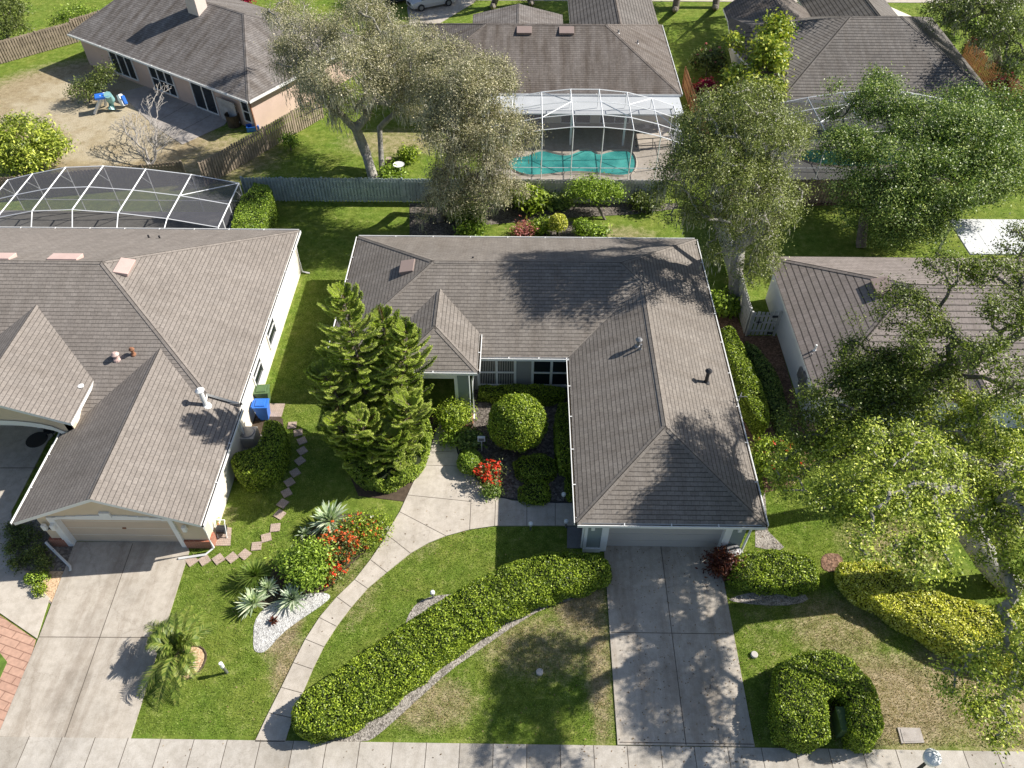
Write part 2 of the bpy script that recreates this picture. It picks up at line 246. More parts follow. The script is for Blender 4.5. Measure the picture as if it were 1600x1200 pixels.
# ------------------------------------------------------------------ building helpers
def link(o): scn.collection.objects.link(o)
def tag(o, label=None, cat=None, group=None, kind=None):
    if label: o['label'] = label
    if cat: o['category'] = cat
    if group: o['group'] = group
    if kind: o['kind'] = kind
    return o
def thing(name, label, cat, loc, group=None):
    o = bpy.data.objects.new(name, None); o.empty_display_size = .2; link(o); o.location = loc
    return tag(o, label, cat, group)
def worldloc(o):
    v = Vector(o.location)
    while o.parent: o = o.parent; v += Vector(o.location)
    return v
class MB:
    def __init__(s): s.v = []; s.f = []; s.m = []; s.uv = {}
    def face(s, pts, m=0, uv=None):
        i = len(s.v); s.v += [tuple(p) for p in pts]; s.f.append(tuple(range(i, i+len(pts)))); s.m.append(m)
        if uv: s.uv[len(s.f)-1] = uv
    def prism(s, poly, z0, z1, m=0, ms=None, bottom=True):
        n = len(poly); i = len(s.v); ms = m if ms is None else ms
        a = sum(poly[k][0]*poly[(k+1) % n][1]-poly[(k+1) % n][0]*poly[k][1] for k in range(n))
        if a < 0: poly = list(reversed(poly))
        s.v += [(p[0], p[1], z0) for p in poly]+[(p[0], p[1], z1) for p in poly]
        s.f.append(tuple(range(i+n, i+2*n))); s.m.append(m)
        if bottom: s.f.append(tuple(reversed(range(i, i+n)))); s.m.append(ms)
        for k in range(n):
            j = (k+1) % n; s.f.append((i+k, i+j, i+n+j, i+n+k)); s.m.append(ms)
    def box(s, x0, x1, y0, y1, z0, z1, m=0): s.prism([(min(x0, x1), min(y0, y1)), (max(x0, x1), min(y0, y1)), (max(x0, x1), max(y0, y1)), (min(x0, x1), max(y0, y1))], min(z0, z1), max(z0, z1), m)
    def obox(s, c, sx, sy, sz, rot=0, m=0, z0=None):
        ca, sa = math.cos(rot), math.sin(rot); P = []
        for dx, dy in ((-1, -1), (1, -1), (1, 1), (-1, 1)): P.append((c[0]+ca*dx*sx/2-sa*dy*sy/2, c[1]+sa*dx*sx/2+ca*dy*sy/2))
        zb = c[2]-sz/2 if z0 is None else z0; s.prism(P, zb, zb+sz, m)
    def tube(s, pts, r, n=6, m=0, cap=True):
        pts = [Vector(p) for p in pts]; rs = r if isinstance(r, (list, tuple)) else [r]*len(pts); i0 = len(s.v)
        for k, p in enumerate(pts):
            d = (pts[min(k+1, len(pts)-1)]-pts[max(k-1, 0)]).normalized()
            a = d.cross(Vector((0, 0, 1)));
            if a.length < .05: a = d.cross(Vector((0, 1, 0)))
            a.normalize(); b = d.cross(a)
            for q in range(n): t = 2*math.pi*q/n; s.v.append(tuple(p+(a*math.cos(t)+b*math.sin(t))*rs[k]))
        for k in range(len(pts)-1):
            for q in range(n):
                q2 = (q+1) % n; s.f.append((i0+k*n+q, i0+(k+1)*n+q, i0+(k+1)*n+q2, i0+k*n+q2)); s.m.append(m)
        if cap:
            s.f.append(tuple(i0+q for q in range(n))); s.m.append(m); s.f.append(tuple(i0+(len(pts)-1)*n+q for q in reversed(range(n)))); s.m.append(m)
    def bar(s, a, b, wd, m=0):
        s.tube([a, b], wd*.7, 4, m)
    def lathe(s, c, prof, n=16, m=0):
        i0 = len(s.v)
        for r, z in prof:
            for q in range(n): t = 2*math.pi*q/n; s.v.append((c[0]+r*math.cos(t), c[1]+r*math.sin(t), c[2]+z))
        for k in range(len(prof)-1):
            for q in range(n): q2 = (q+1) % n; s.f.append((i0+k*n+q, i0+k*n+q2, i0+(k+1)*n+q2, i0+(k+1)*n+q)); s.m.append(m)
        s.f.append(tuple(i0+q for q in reversed(range(n)))); s.m.append(m); s.f.append(tuple(i0+(len(prof)-1)*n+q for q in range(n))); s.m.append(m)
    def build(s, name, mats, parent=None, smooth=False, origin=None, bevel=0):
        if not isinstance(mats, (list, tuple)): mats = [mats]
        me = bpy.data.meshes.new(name)
        off = worldloc(parent) if parent else Vector(origin) if origin is not None else Vector((0, 0, 0))
        if not parent and origin is None and s.v:
            a = np.array(s.v); off = Vector(((a[:, 0].min()+a[:, 0].max())/2, (a[:, 1].min()+a[:, 1].max())/2, a[:, 2].min()))
        me.from_pydata([(x-off[0], y-off[1], z-off[2]) for x, y, z in s.v], [], s.f)
        for m in mats: me.materials.append(M[m] if isinstance(m, str) else m)
        me.polygons.foreach_set('material_index', s.m)
        if s.uv:
            ul = me.uv_layers.new(name='UVMap')
            for fi, uvs in s.uv.items():
                for li, uvv in zip(me.polygons[fi].loop_indices, uvs): ul.data[li].uv = uvv
        if smooth: me.polygons.foreach_set('use_smooth', [True]*len(me.polygons))
        o = bpy.data.objects.new(name, me); link(o)
        if parent: o.parent = parent
        else: o.location = off
        if bevel:
            b = o.modifiers.new('bevel', 'BEVEL'); b.width = bevel; b.segments = 2; b.limit_method = 'ANGLE'
        return o
def npmesh(name, V, F, mats, parent=None, midx=None, origin=None):
    """V (n,3) world verts, F (m,4) quads."""
    off = np.array(worldloc(parent)) if parent else (np.array(origin) if origin is not None else np.zeros(3))
    me = bpy.data.meshes.new(name); n, m = len(V), len(F)
    me.vertices.add(n); me.vertices.foreach_set('co', (V-off).astype(np.float32).ravel())
    me.loops.add(m*4); me.loops.foreach_set('vertex_index', F.astype(np.int32).ravel())
    me.polygons.add(m); me.polygons.foreach_set('loop_start', np.arange(0, m*4, 4, dtype=np.int32))
    me.polygons.foreach_set('loop_total', np.full(m, 4, dtype=np.int32))
    if midx is not None: me.polygons.foreach_set('material_index', midx.astype(np.int32))
    me.update(calc_edges=True)
    for k in (mats if isinstance(mats, (list, tuple)) else [mats]): me.materials.append(M[k] if isinstance(k, str) else k)
    o = bpy.data.objects.new(name, me); link(o)
    if parent: o.parent = parent
    else: o.location = off
    return o
def unit(a): return a/np.maximum(np.linalg.norm(a, axis=1, keepdims=True), 1e-9)
def leafquads(P, size, aspect=.5, nrm=None, jit=1., dirs=None):
    """diamond quads; returns V,F"""
    n = len(P); s = np.asarray(size)*np.ones(n)*rng.uniform(.7, 1.35, n)
    base = np.zeros((n, 3)) if nrm is None else nrm
    N_ = unit(base+rng.normal(0, jit, (n, 3))*.6)
    if dirs is None: T = unit(np.cross(N_, rng.normal(size=(n, 3))))
    else: T = unit(dirs)
    B = unit(np.cross(N_, T))
    l = (s[:, None])*T; wv = (s[:, None]*aspect)*B
    V = np.stack([P-l, P+wv, P+l, P-wv], 1).reshape(-1, 3); F = np.arange(4*n).reshape(-1, 4); return V, F
def join(parts):
    Vs, Fs, Ms = [], [], []; k = 0
    for V, F, m in parts:
        Vs.append(V); Fs.append(F+k); Ms.append(np.full(len(F), m)); k += len(V)
    return np.concatenate(Vs), np.concatenate(Fs), np.concatenate(Ms)
UP = np.array([0, 0, 1.])
def inpoly(x, y, poly):
    c = np.zeros(len(x), bool); n = len(poly)
    for i in range(n):
        x1, y1 = poly[i][:2]; x2, y2 = poly[(i+1) % n][:2]
        c ^= ((y1 > y) != (y2 > y)) & (x < (x2-x1)*(y-y1)/((y2-y1) or 1e-9)+x1)
    return c
def samplepoly(poly, n):
    a = np.array([p[:2] for p in poly]); lo, hi = a.min(0), a.max(0); X = []; k = 0
    while k < n:
        q = rng.uniform(lo, hi, (n*2, 2)); q = q[inpoly(q[:, 0], q[:, 1], poly)]; X.append(q); k += len(q)
    return np.concatenate(X)[:n]
def smoothpoly(pts, it=2):
    p = [Vector(q) for q in pts]
    for _ in range(it):
        o = []
        for i in range(len(p)): a, b = p[i], p[(i+1) % len(p)]; o += [a*.75+b*.25, a*.25+b*.75]
        p = o
    return p

# ------------------------------------------------------------------ ground
DRY = [(1.0, 13.5, 3.0, 1.6, .65), (2.6, 15.6, 1.3, 2.2, 1.0), (3.2, 13, .6, 4, .9), (-3.3, 11.2, 2.2, 1.2, .75), (-9.6, 14.2, 1.0, 1.6, .95), (-9.0, 12.6, .7, 1.4, .9),
       (14.3, 11.5, 3.4, 2.2, 1.0), (13.0, 14.5, 2.4, 1.8, .7), (16.5, 18.5, 2.6, 2.0, .7), (18, 12, 3, 3, .9), (-6.8, 16.0, 1.2, 2.2, .45), (-4.8, 18.0, 1.4, 1.0, .35), (10, 14.6, 1, 2, .3),
       (-34, 58, 11, 9, 2.0), (-30, 52, 7, 4.5, 2.0), (-24, 50, 7, 4.5, .95), (-40, 48, 8, 5, .6), (-9.5, 52.5, 4.5, 2.4, .75), (5.5, 41, 3.6, 1.4, .7), (12.8, 27, 1.0, 2, .0), (-13.4, 19.3, .8, .9, .5)]
def build_ground():
    xs = np.concatenate([np.linspace(-900, -60, 14), np.arange(-48, 48.01, .3), np.linspace(60, 900, 14)])
    ys = np.concatenate([np.linspace(-400, -4, 10), np.arange(6, 92, .3), np.linspace(100, 1400, 16)])
    X, Y = np.meshgrid(xs, ys); n, m = len(ys), len(xs)
    V = np.stack([X.ravel(), Y.ravel(), np.zeros(n*m)], 1)
    i = np.arange(n*m).reshape(n, m); F = np.stack([i[:-1, :-1], i[:-1, 1:], i[1:, 1:], i[1:, :-1]], -1).reshape(-1, 4)
    m_, nn, N, L, b = newmat('lawn_grass'); p = wpos(N)
    at = N.new('ShaderNodeAttribute'); at.attribute_name = 'dry'
    n1 = noise(N, L, p, .55, 6, .65); n2 = noise(N, L, p, 2.3, 5, .7); n3 = noise(N, L, p, 14, 4, .75); n4 = noise(N, L, p, 45, 2, .6)
    g = ramp(N, L, n2.outputs[0], [(.28, (.115, .165, .03)), (.5, (.215, .29, .055)), (.72, (.36, .41, .12))]).outputs[0]
    g2 = ramp(N, L, n1.outputs[0], [(.35, (.8, .92, .7)), (.65, (1.15, 1.05, 1.05))]).outputs[0]
    g = mix(N, L, g, g2, 1., 'MULTIPLY')
    d = ramp(N, L, n2.outputs[0], [(.3, (.34, .25, .155)), (.7, (.6, .49, .35))]).outputs[0]
    ma = N.new('ShaderNodeMath'); ma.operation = 'MULTIPLY_ADD'; L.new(n3.outputs[0], ma.inputs[0]); ma.inputs[1].default_value = 1.1; ma.inputs[2].default_value = -.55
    mb = N.new('ShaderNodeMath'); mb.operation = 'MULTIPLY_ADD'; L.new(n2.outputs[0], mb.inputs[0]); mb.inputs[1].default_value = 1.2; L.new(ma.outputs[0], mb.inputs[2])
    mc = N.new('ShaderNodeMath'); mc.operation = 'ADD'; L.new(mb.outputs[0], mc.inputs[0]); L.new(at.outputs['Fac'], mc.inputs[1])
    fac = ramp(N, L, mc.outputs[0], [(.78, (0, 0, 0)), (1.0, (0, 0, 0))]); fac.color_ramp.elements[0].position = .82; fac.color_ramp.elements[1].color = (1, 1, 1, 1)
    mcs = N.new('ShaderNodeMapRange'); mcs.inputs[1].default_value = .75; mcs.inputs[2].default_value = 1.45; L.new(mc.outputs[0], mcs.inputs[0])
    c = mix(N, L, g, d, mcs.outputs[0])
    sa = N.new('ShaderNodeMath'); sa.operation = 'MULTIPLY_ADD'; L.new(n1.outputs[0], sa.inputs[0]); sa.inputs[1].default_value = 2.2; L.new(at.outputs['Fac'], sa.inputs[2])
    sm = N.new('ShaderNodeMapRange'); sm.inputs[1].default_value = 2.35; sm.inputs[2].default_value = 2.75; L.new(sa.outputs[0], sm.inputs[0]); c = mix(N, L, c, (.62, .52, .41), sm.outputs[0])
    c = mix(N, L, c, ramp(N, L, n3.outputs[0], [(.3, (.5, .53, .48)), (.7, (1.2, 1.18, 1.12))]).outputs[0], 1., 'MULTIPLY')
    c = mix(N, L, c, ramp(N, L, n4.outputs[0], [(.3, (.6, .62, .6)), (.7, (1.15, 1.15, 1.1))]).outputs[0], 1., 'MULTIPLY')
    L.new(c, b.inputs['Base Color']); b.inputs['Roughness'].default_value = .95; b.inputs['Specular IOR Level'].default_value = .1
    bumpn(N, L, n4.outputs[0], b, .9, .05)
    o = npmesh('ground', V, F, m_); tag(o, kind='structure')
    dry = np.zeros(len(V))
    for cx, cy, rx, ry, a in DRY:
        q = ((V[:, 0]-cx)/rx)**2+((V[:, 1]-cy)/ry)**2; dry = np.maximum(dry, a*np.clip(1.25-q, 0, 1)*.8)
    at_ = o.data.attributes.new('dry', 'FLOAT', 'POINT'); at_.data.foreach_set('value', dry.astype(np.float32))
    return V[:, :2], dry
build_ground()
def dryness(x, y):
    d = np.zeros(len(x))
    for cx, cy, rx, ry, a in DRY: d = np.maximum(d, a*np.clip(1.25-((x-cx)/rx)**2-((y-cy)/ry)**2, 0, 1))
    return d

PAVED = []
def slab(name, poly, z, mat, joints=(), jw=.02, label=None, cat=None, kind='structure', th=.06, jmat='joint', smooth=0):
    if smooth: poly = smoothpoly(poly, smooth)
    b = MB(); b.prism(poly, z-th, z, 0); PAVED.append([(p[0], p[1]) for p in poly])
    for a, c in joints:
        a, c = Vector(a), Vector(c); d = (c-a); d.z = 0; d.normalize(); s = Vector((-d.y, d.x, 0))*jw
        zz = z+.004; b.face([(a.x-s.x, a.y-s.y, zz), (a.x+s.x, a.y+s.y, zz), (c.x+s.x, c.y+s.y, zz), (c.x-s.x, c.y-s.y, zz)], 1)
    o = b.build(name, [mat, jmat]); tag(o, label, cat, None, kind); return o
# main sidewalk (runs off frame to the left, right and towards the street)
J = [(G(x, 1158), (G(x, 1158).x, 5.5, 0)) for x in (5,)]
J = [((x, 9.76, 0), (x, 7.6, 0)) for x in np.arange(-24, 24, 1.22)]
slab('sidewalk', [(-60, 7.6, 0), (60, 7.6, 0), (60, 9.76, 0), (-60, 9.72, 0)], .05, 'side', J, .012)
slab('road', [(-60, -4, 0), (60, -4, 0), (60, 6.2, 0), (-60, 6.2, 0)], .03, 'asphalt')
slab('driveway', [(3.72, 9.775, 0), (8.72, 9.775, 0), (8.76, 18.3, 0), (3.78, 18.3, 0)], .05, 'conc', [((6.22, 9.8, 0), (6.28, 18.2, 0)), ((3.8, 14.1, 0), (8.7, 14.1, 0)), ((3.8, 9.86, 0), (8.7, 9.86, 0))], .014)
LD = GP([(0, 1152), (203, 1159), (296, 862), (292, 847), (118, 847), (62, 995)])
LD[0] = G(-5, 1156)
slab('driveway', LD, .045, 'conc', [(G(100, 1158), G(208, 850)), (G(62, 996), G(245, 997)), (G(0, 1152), G(203, 1156))], .014)
# left entry walk and path
slab('path', GP([(-60, 735), (-60, 880), (0, 958), (58, 998), (78, 935), (50, 905), (28, 880), (20, 850), (18, 800), (75, 690), (112, 650), (60, 640), (0, 640), (-60, 640)]), .04, 'walk', [(G(0, 732), G(60, 732))])
slab('paving', GP([(-60, 900), (0, 962), (56, 1000), (40, 1060), (10, 1140), (0, 1156), (-80, 1156)]), .035, 'paver')
slab('lawn_patch', GP([(-60, 1005), (0, 1020), (12, 1035), (0, 1062), (-60, 1100)]), .045, plain('garden_turf', (.12, .2, .03), .95, .3, 4, 30, .5))
# curved path from sidewalk to entry
cL = [(130, 1092), (180, 985), (240, 866), (290, 763), (340, 665), (400, 572), (470, 490), (545, 418), (610, 335), (660, 260), (682, 218), (735, 130), (765, 65), (795, 0)]
cR = [(1480, 192), (1333, 192), (1128, 193), (1024, 208), (925, 235), (850, 265), (777, 307), (680, 385), (600, 452), (530, 532), (470, 612), (420, 690), (375, 780), (345, 850), (320, 910), (285, 1000), (255, 1092)]
cp = crop(350, 750, 2.667, cL)+[(655, 735), (672, 705), (682, 672), (690, 652), (712, 655), (712, 690), (722, 720), (745, 748), (775, 775), (800, 783), (860, 785), (905, 787)]+crop(350, 750, 2.667, cR)
path_poly = GP(cp)
J2 = [((190, 972), (290, 995)), ((240, 866), (328, 890)), ((290, 763), (370, 790)), ((340, 665), (417, 697)), ((398, 575), (470, 612)), ((472, 490), (530, 532)), ((547, 418), (600, 455)), ((612, 335), (680, 388)), ((677, 228), (777, 307)), ((733, 135), (925, 235)), ((765, 65), (1028, 92)), ((1030, 80), (1024, 208)), ((1132, 88), (1128, 193)), ((1262, 92), (1262, 193)), ((1380, 92), (1380, 193)), ((812, -60), (990, -55)), ((850, -115), (965, -118))]
J2 = [(tuple(crop(350, 750, 2.667, [a])[0]), tuple(crop(350, 750, 2.667, [c])[0])) for a, c in J2]
slab('path', path_poly, .05, 'walk', [(G(*a), G(*b)) for a, b in J2], .012)
slab('path', GP([(886, 823), (914, 823), (914, 857), (886, 857)]), .035, 'slabdark')
# beds
slab('gravel_bed', GP([(395, 1010), (398, 960), (440, 935), (500, 925), (520, 930), (505, 945), (470, 968), (440, 990), (415, 1020), (400, 1020)]), .02, 'gravel', smooth=2)
slab('gravel_bed', GP([(500, 1160), (560, 1135), (620, 1098), (680, 1052), (740, 1010), (800, 965), (860, 935), (950, 905), (958, 912), (900, 935), (850, 950), (800, 980), (750, 1015), (700, 1050), (640, 1105), (590, 1150), (570, 1160)]), .015, 'ggrav', smooth=1)
slab('gravel_bed', GP([(630, 985), (640, 955), (660, 935), (700, 928), (725, 930), (700, 960), (660, 985)]), .017, 'ggrav', smooth=2)
slab('planting_bed', GP([(560, 775), (600, 780), (632, 784), (650, 745), (676, 690), (690, 640), (600, 640), (540, 680), (545, 740)]), .022, 'soil')
slab('planting_bed', GP([(696, 640), (735, 640), (742, 600), (895, 600), (900, 785), (820, 783), (778, 776), (745, 748), (722, 720), (712, 690), (712, 668), (690, 660)]), .02, 'dirt2')
slab('planting_bed', GP([(440, 870), (500, 815), (545, 800), (590, 805), (605, 820), (590, 845), (545, 885), (505, 930), (470, 950), (405, 955), (400, 930)]), .018, 'soil', smooth=1)
slab('planting_bed', GP([(16, 820), (20, 870), (80, 945), (112, 860), (118, 845), (75, 800)]), .02, 'dirt')
slab('planting_bed', GP([(30, 893), (85, 945), (100, 893)]), .028, 'tanmulch')
slab('planting_bed', smoothpoly(GP([(262, 1040), (285, 1014), (308, 1008), (323, 1018), (322, 1036), (305, 1058), (285, 1064), (268, 1056)]), 1), .04, 'tanmulch')
slab('planting_bed', GP([(1107, 470), (1135, 460), (1165, 525), (1215, 525), (1262, 690), (1200, 700), (1195, 740), (1165, 690), (1140, 600)]), .02, 'mulch')
slab('planting_bed', GP([(360, 650), (440, 640), (447, 700), (430, 745), (390, 757), (350, 745)]), .02, 'soil', smooth=1)
slab('planting_bed', GP([(640, 318), (1060, 318), (1060, 326), (990, 335), (900, 340), (830, 345), (760, 352), (700, 372), (640, 372)]), .02, 'dirt2')
slab('planting_bed', GP([(838, 352), (885, 345), (925, 350), (940, 372), (800, 374)]), .02, 'dirt2', smooth=1)
slab('planting_bed', GP([(1195, 770), (1200, 830), (1225, 855), (1215, 862), (1180, 855), (1180, 800)]), .02, 'ggrav')
slab('planting_bed', GP([(1135, 935), (1200, 920), (1255, 925), (1265, 940), (1220, 948), (1150, 942)]), .02, 'ggrav', smooth=1)
slab('planting_bed', GP([(1282, 872), (1292, 864), (1315, 866), (1318, 888), (1300, 895), (1284, 890)]), .02, 'mulch', smooth=1)
slab('planting_bed', GP([(1240, 296), (1360, 296), (1360, 320), (1240, 322)]), .02, 'mulch')
slab('planting_bed', GP([(1180, 670), (1262, 680), (1290, 700), (1240, 760), (1195, 770)]), .017, 'mulch')
# backyard of the pink house
slab('patio', GP([(185, 145), (245, 200), (285, 226), (350, 196), (358, 186), (330, 170), (250, 130)]), .03, 'patio', [(G(236, 196), G(300, 160)), (G(265, 215), G(330, 180))], .02)
# far street, drives
slab('driveway', GP([(636, 12), (700, -60), (790, -60), (740, 5), (668, 48), (640, 40)]), .03, 'conc')
slab('road', [(-120, 84.5, 0), (120, 84.5, 0), (120, 91, 0), (-120, 91, 0)], .03, 'asphalt')
slab('sidewalk', [(-120, 80.0, 0), (120, 80.0, 0), (120, 81.5, 0), (-120, 81.5, 0)], .04, 'walk')
slab('driveway', GP([(1255, 0), (1285, 0), (1290, 25), (1262, 25)]), .03, 'conc')
# edging of the courtyard bed
b = MB(); b.tube([G(u, v, .06) for u, v in [(712, 690), (716, 708), (722, 720), (733, 735), (745, 748), (760, 764), (778, 776), (820, 783), (870, 785), (900, 785)]], .035, 5)
tag(b.build('bed_edging', 'black'), 'black curved edging between courtyard bed and concrete path', 'edging')
b = MB(); cc = [Vector((p[0], p[1], .06)) for p in smoothpoly(GP([(262, 1040), (285, 1014), (308, 1008), (323, 1018), (322, 1036), (305, 1058), (285, 1064), (268, 1056)]), 1)]
b.tube(cc+[cc[0]], .035, 5); tag(b.build('bed_edging', 'debris'), 'dark ring edging around the tan mulch circle under the palm', 'edging')
# stepping stones
cs = [(900, 680), (960, 677), (1025, 672), (1088, 665), (1148, 650), (1203, 612), (1249, 572), (1291, 525), (1312, 463), (1326, 412), (1344, 362), (1358, 312), (1384, 267), (1407, 212), (1417, 165), (1416, 118), (1398, 80), (1370, 45)]
rt = [45, 42, 45, 50, 55, 8, 20, 8, 60, 62, 35, 40, 40, 45, 40, 30, 15, 5]
ords = 'first second third fourth fifth sixth seventh eighth ninth tenth eleventh twelfth thirteenth fourteenth fifteenth sixteenth seventeenth eighteenth'.split()
for i, (x, y) in enumerate(cs):
    g = G(x/3, 650+y/3); b = MB(); b.obox((g.x, g.y, 0), .42, .42, .05, R(rt[i]), z0=.0)
    PAVED.append([(g.x-.2, g.y-.2), (g.x+.2, g.y-.2), (g.x+.2, g.y+.2), (g.x-.2, g.y+.2)])
    tag(b.build('stepping_stone', 'stonef'), f'pale tan square stepping stone, {ords[i]} along the path counted from the left driveway', 'stepping stone', 'stepping stones across the side lawn')

# ------------------------------------------------------------------ houses
def roofmesh(name, faces, mats, parent, th=.18, caps=True, capw=.14):
    """faces: lists of 3D points (ccw from above). mats: [roof, trim, cap]"""
    b = MB(); key = lambda p: (round(p[0], 3), round(p[1], 3), round(p[2], 3)); edges = {}
    for fi, f in enumerate(faces):
        P = [Vector(p) for p in f]
        n = Vector((0, 0, 0))
        for i in range(len(P)): n += (P[i]-P[0]).cross(P[(i+1) % len(P)]-P[0])
        if n.z < 0: P.reverse(); n = -n
        n.normalize(); hd = Vector((0, 0, 1)).cross(n)
        hd = hd.normalized() if hd.length > 1e-4 else Vector((1, 0, 0)); sd = n.cross(hd)
        b.face(P, 0, [(p.dot(hd)+fi*3.37, p.dot(sd)) for p in P])
        b.face([p-Vector((0, 0, th)) for p in reversed(P)], 1)
        for i in range(len(P)): edges.setdefault(frozenset((key(P[i]), key(P[(i+1) % len(P)]))), []).append((P[i], P[(i+1) % len(P)], n))
    for e in edges.values():
        if len(e) == 1:
            a, c, n = e[0]; d = Vector((0, 0, th)); b.face([a-d, c-d, c, a], 1)
        elif caps:
            (a, c, n1), (_, _, n2) = e[:2]; ed = (c-a).normalized()
            i1 = n1.cross(ed); i2 = -n2.cross(ed)
            convex = (i1.z+i2.z) < -.01 or (n1-n2).length > .05 and i1.dot(n2) < 0
            w_ = capw if convex else .07; up = .022 if convex else .012
            for n, i_ in ((n1, i1), (n2, i2)):
                L_ = (c-a).length; o_ = n*up
                b.face([a+o_, c+o_, c+o_+i_*w_, a+o_+i_*w_], 2, [(0, 0), (L_, 0), (L_, w_), (0, w_)])
    return b.build(name, mats, parent)
def gutter(parent, a, c, name='gutter', side=None, mat='white'):
    """a,c at eave height; outward normal to right of a->c"""
    a, c = Vector(a), Vector(c); d = (c-a).normalized(); s = Vector((d.y, -d.x, 0)).normalized(); b = MB()
    def strip(o0, o1, z0, z1, m):
        P = [a+s*o0, c+s*o0, c+s*o1, a+s*o1]; b.prism([(p.x, p.y) for p in P], a.z+z0, a.z+z1, m)
    strip(.003, .095, -.15, -.09, 1); strip(.1, .135, -.15, .0, 0)
    k = int((c-a).length/2.2)
    for i in range(1, k+1):
        p = a+(c-a)*(i/(k+1)); b.obox((p.x+s.x*.06, p.y+s.y*.06, a.z-.0), .14, .04, .02, math.atan2(s.y, s.x), 0)
    return b.build(name, [mat, 'debris'], parent)
def downspout(parent, pts, mat='white'):
    b = MB(); b.tube(pts, .055, 4); return b.build('downspout', mat, parent)
def window(parent, x0, x1, y, z0, z1, axis='y', sgn=-1, cols=1, rows=2, fr=.06, blinds=False, fm='white', depth=.06, glass='glass'):
    """wall window: axis 'y' -> plane y=const spanning x; axis 'x' -> plane x=const (value y) spanning x0..x1 in y"""
    b = MB(); g = MB()
    def bx(B, a0, a1, d0, d1, z0_, z1_, m=0):
        if axis == 'y': B.box(a0, a1, y+sgn*d0, y+sgn*d1, z0_, z1_, m)
        else: B.box(y+sgn*d0, y+sgn*d1, a0, a1, z0_, z1_, m)
    bx(b, x0-fr, x0, -.05, depth, z0-fr, z1+fr); bx(b, x1, x1+fr, -.05, depth, z0-fr, z1+fr)
    bx(b, x0, x1, -.05, depth, z1, z1+fr); bx(b, x0, x1, -.05, depth+.03, z0-fr, z0)
    for i in range(1, cols): xx = x0+(x1-x0)*i/cols; bx(b, xx-fr*.5, xx+fr*.5, -.03, depth-.005, z0, z1)
    for j in range(1, rows): zz = z0+(z1-z0)*j/rows; bx(b, x0, x1, -.02, depth-.012, zz-fr*.35, zz+fr*.35)
    f = b.build('window', fm, parent)
    bx(g, x0, x1, -.02, .01, z0, z1); g.build('pane', glass, f)
    if blinds:
        q = MB(); nb = int((x1-x0)/.085)
        for i in range(nb):
            xx = x0+(i+.5)*(x1-x0)/nb; bx(q, xx-.018, xx+.018, .011, .02, z0+.02, z1-.02)
        q.build('blinds', 'greydoor', f)
    return f
def box_part(parent, name, mat, *bx_, bevel=0):
    b = MB()
    for q in bx_: b.box(*q)
    return b.build(name, mat, parent, bevel=bevel)
def roofvent(parent, c, wx, wy, hgt, slope_dir, mat='skyl', name='roof_vent', tilt=.4):
    """low box vent; c = world centre on roof; slope_dir unit vector downhill in plan"""
    b = MB(); d = Vector((slope_dir[0], slope_dir[1], -tilt)).normalized(); s = Vector((-slope_dir[1], slope_dir[0], 0)); n = s.cross(d);
    if n.z < 0: n = -n
    c = Vector(c); lo = []; hi = []
    for i, j in ((-1, -1), (1, -1), (1, 1), (-1, 1)):
        p = c+s*i*wx/2+d*j*wy/2; lo.append(p-n*.05); hi.append(p+n*(hgt*(1. if j > 0 else .35)))
    i0 = len(b.v); b.v += [tuple(p) for p in lo+hi]
    for f in ((4, 5, 6, 7), (0, 1, 5, 4), (1, 2, 6, 5), (2, 3, 7, 6), (3, 0, 4, 7)): b.f.append(f); b.m.append(0)
    return b.build(name, mat, parent, bevel=.02)
def pipe(parent, base, hgt, r, mat='tin', cap=True, name='vent_pipe'):
    b = MB(); x, y, z = base; b.tube([(x, y, z-.25), (x, y, z+hgt)], r, 10)
    if cap: b.lathe((x, y, z+hgt), [(r*1.7, .0), (r*1.9, .05), (r*.8, .16)], 12)
    b.lathe((x, y, z-.05), [(r*2.2, -.05), (r*1.9, .04), (r*1.1, .1)], 12)
    return b.build(name, mat, parent)

# ---- centre house
PC = .42; hc = 2.7
xl, xr, yb, yf, xg, yg = -9.5, 10.12, 37.03, 27.15, 2.43, 17.55
H1 = thing('house', 'grey house with brown hip roof and front garage wing in the middle of the photo', 'house', ((xl+xr)/2, 27, 0))
sp = (yb-yf)/2; zr = hc+PC*sp; wg = (xr-xg)/2; zw = hc+PC*wg; xw = (xg+xr)/2
A = (xl, yb, hc); B_ = (xr, yb, hc); C_ = (xr, yg, hc); D_ = (xg, yg, hc); E_ = (xg, yf, hc); F_ = (xl, yf, hc)
RL = (xl+sp, yb-sp, zr); RR = (xr-sp, yb-sp, zr)
WB = (xw, yf+wg, zw); WF = (xw, yg+wg, zw)
roofmesh('roof', [[A, F_, RL], [F_, E_, WB, RR, RL], [A, RL, RR, B_], [B_, RR, WB, WF, C_], [C_, WF, D_], [D_, WF, WB, E_]], ['sh_mid', 'white', 'sh_mid'], H1)
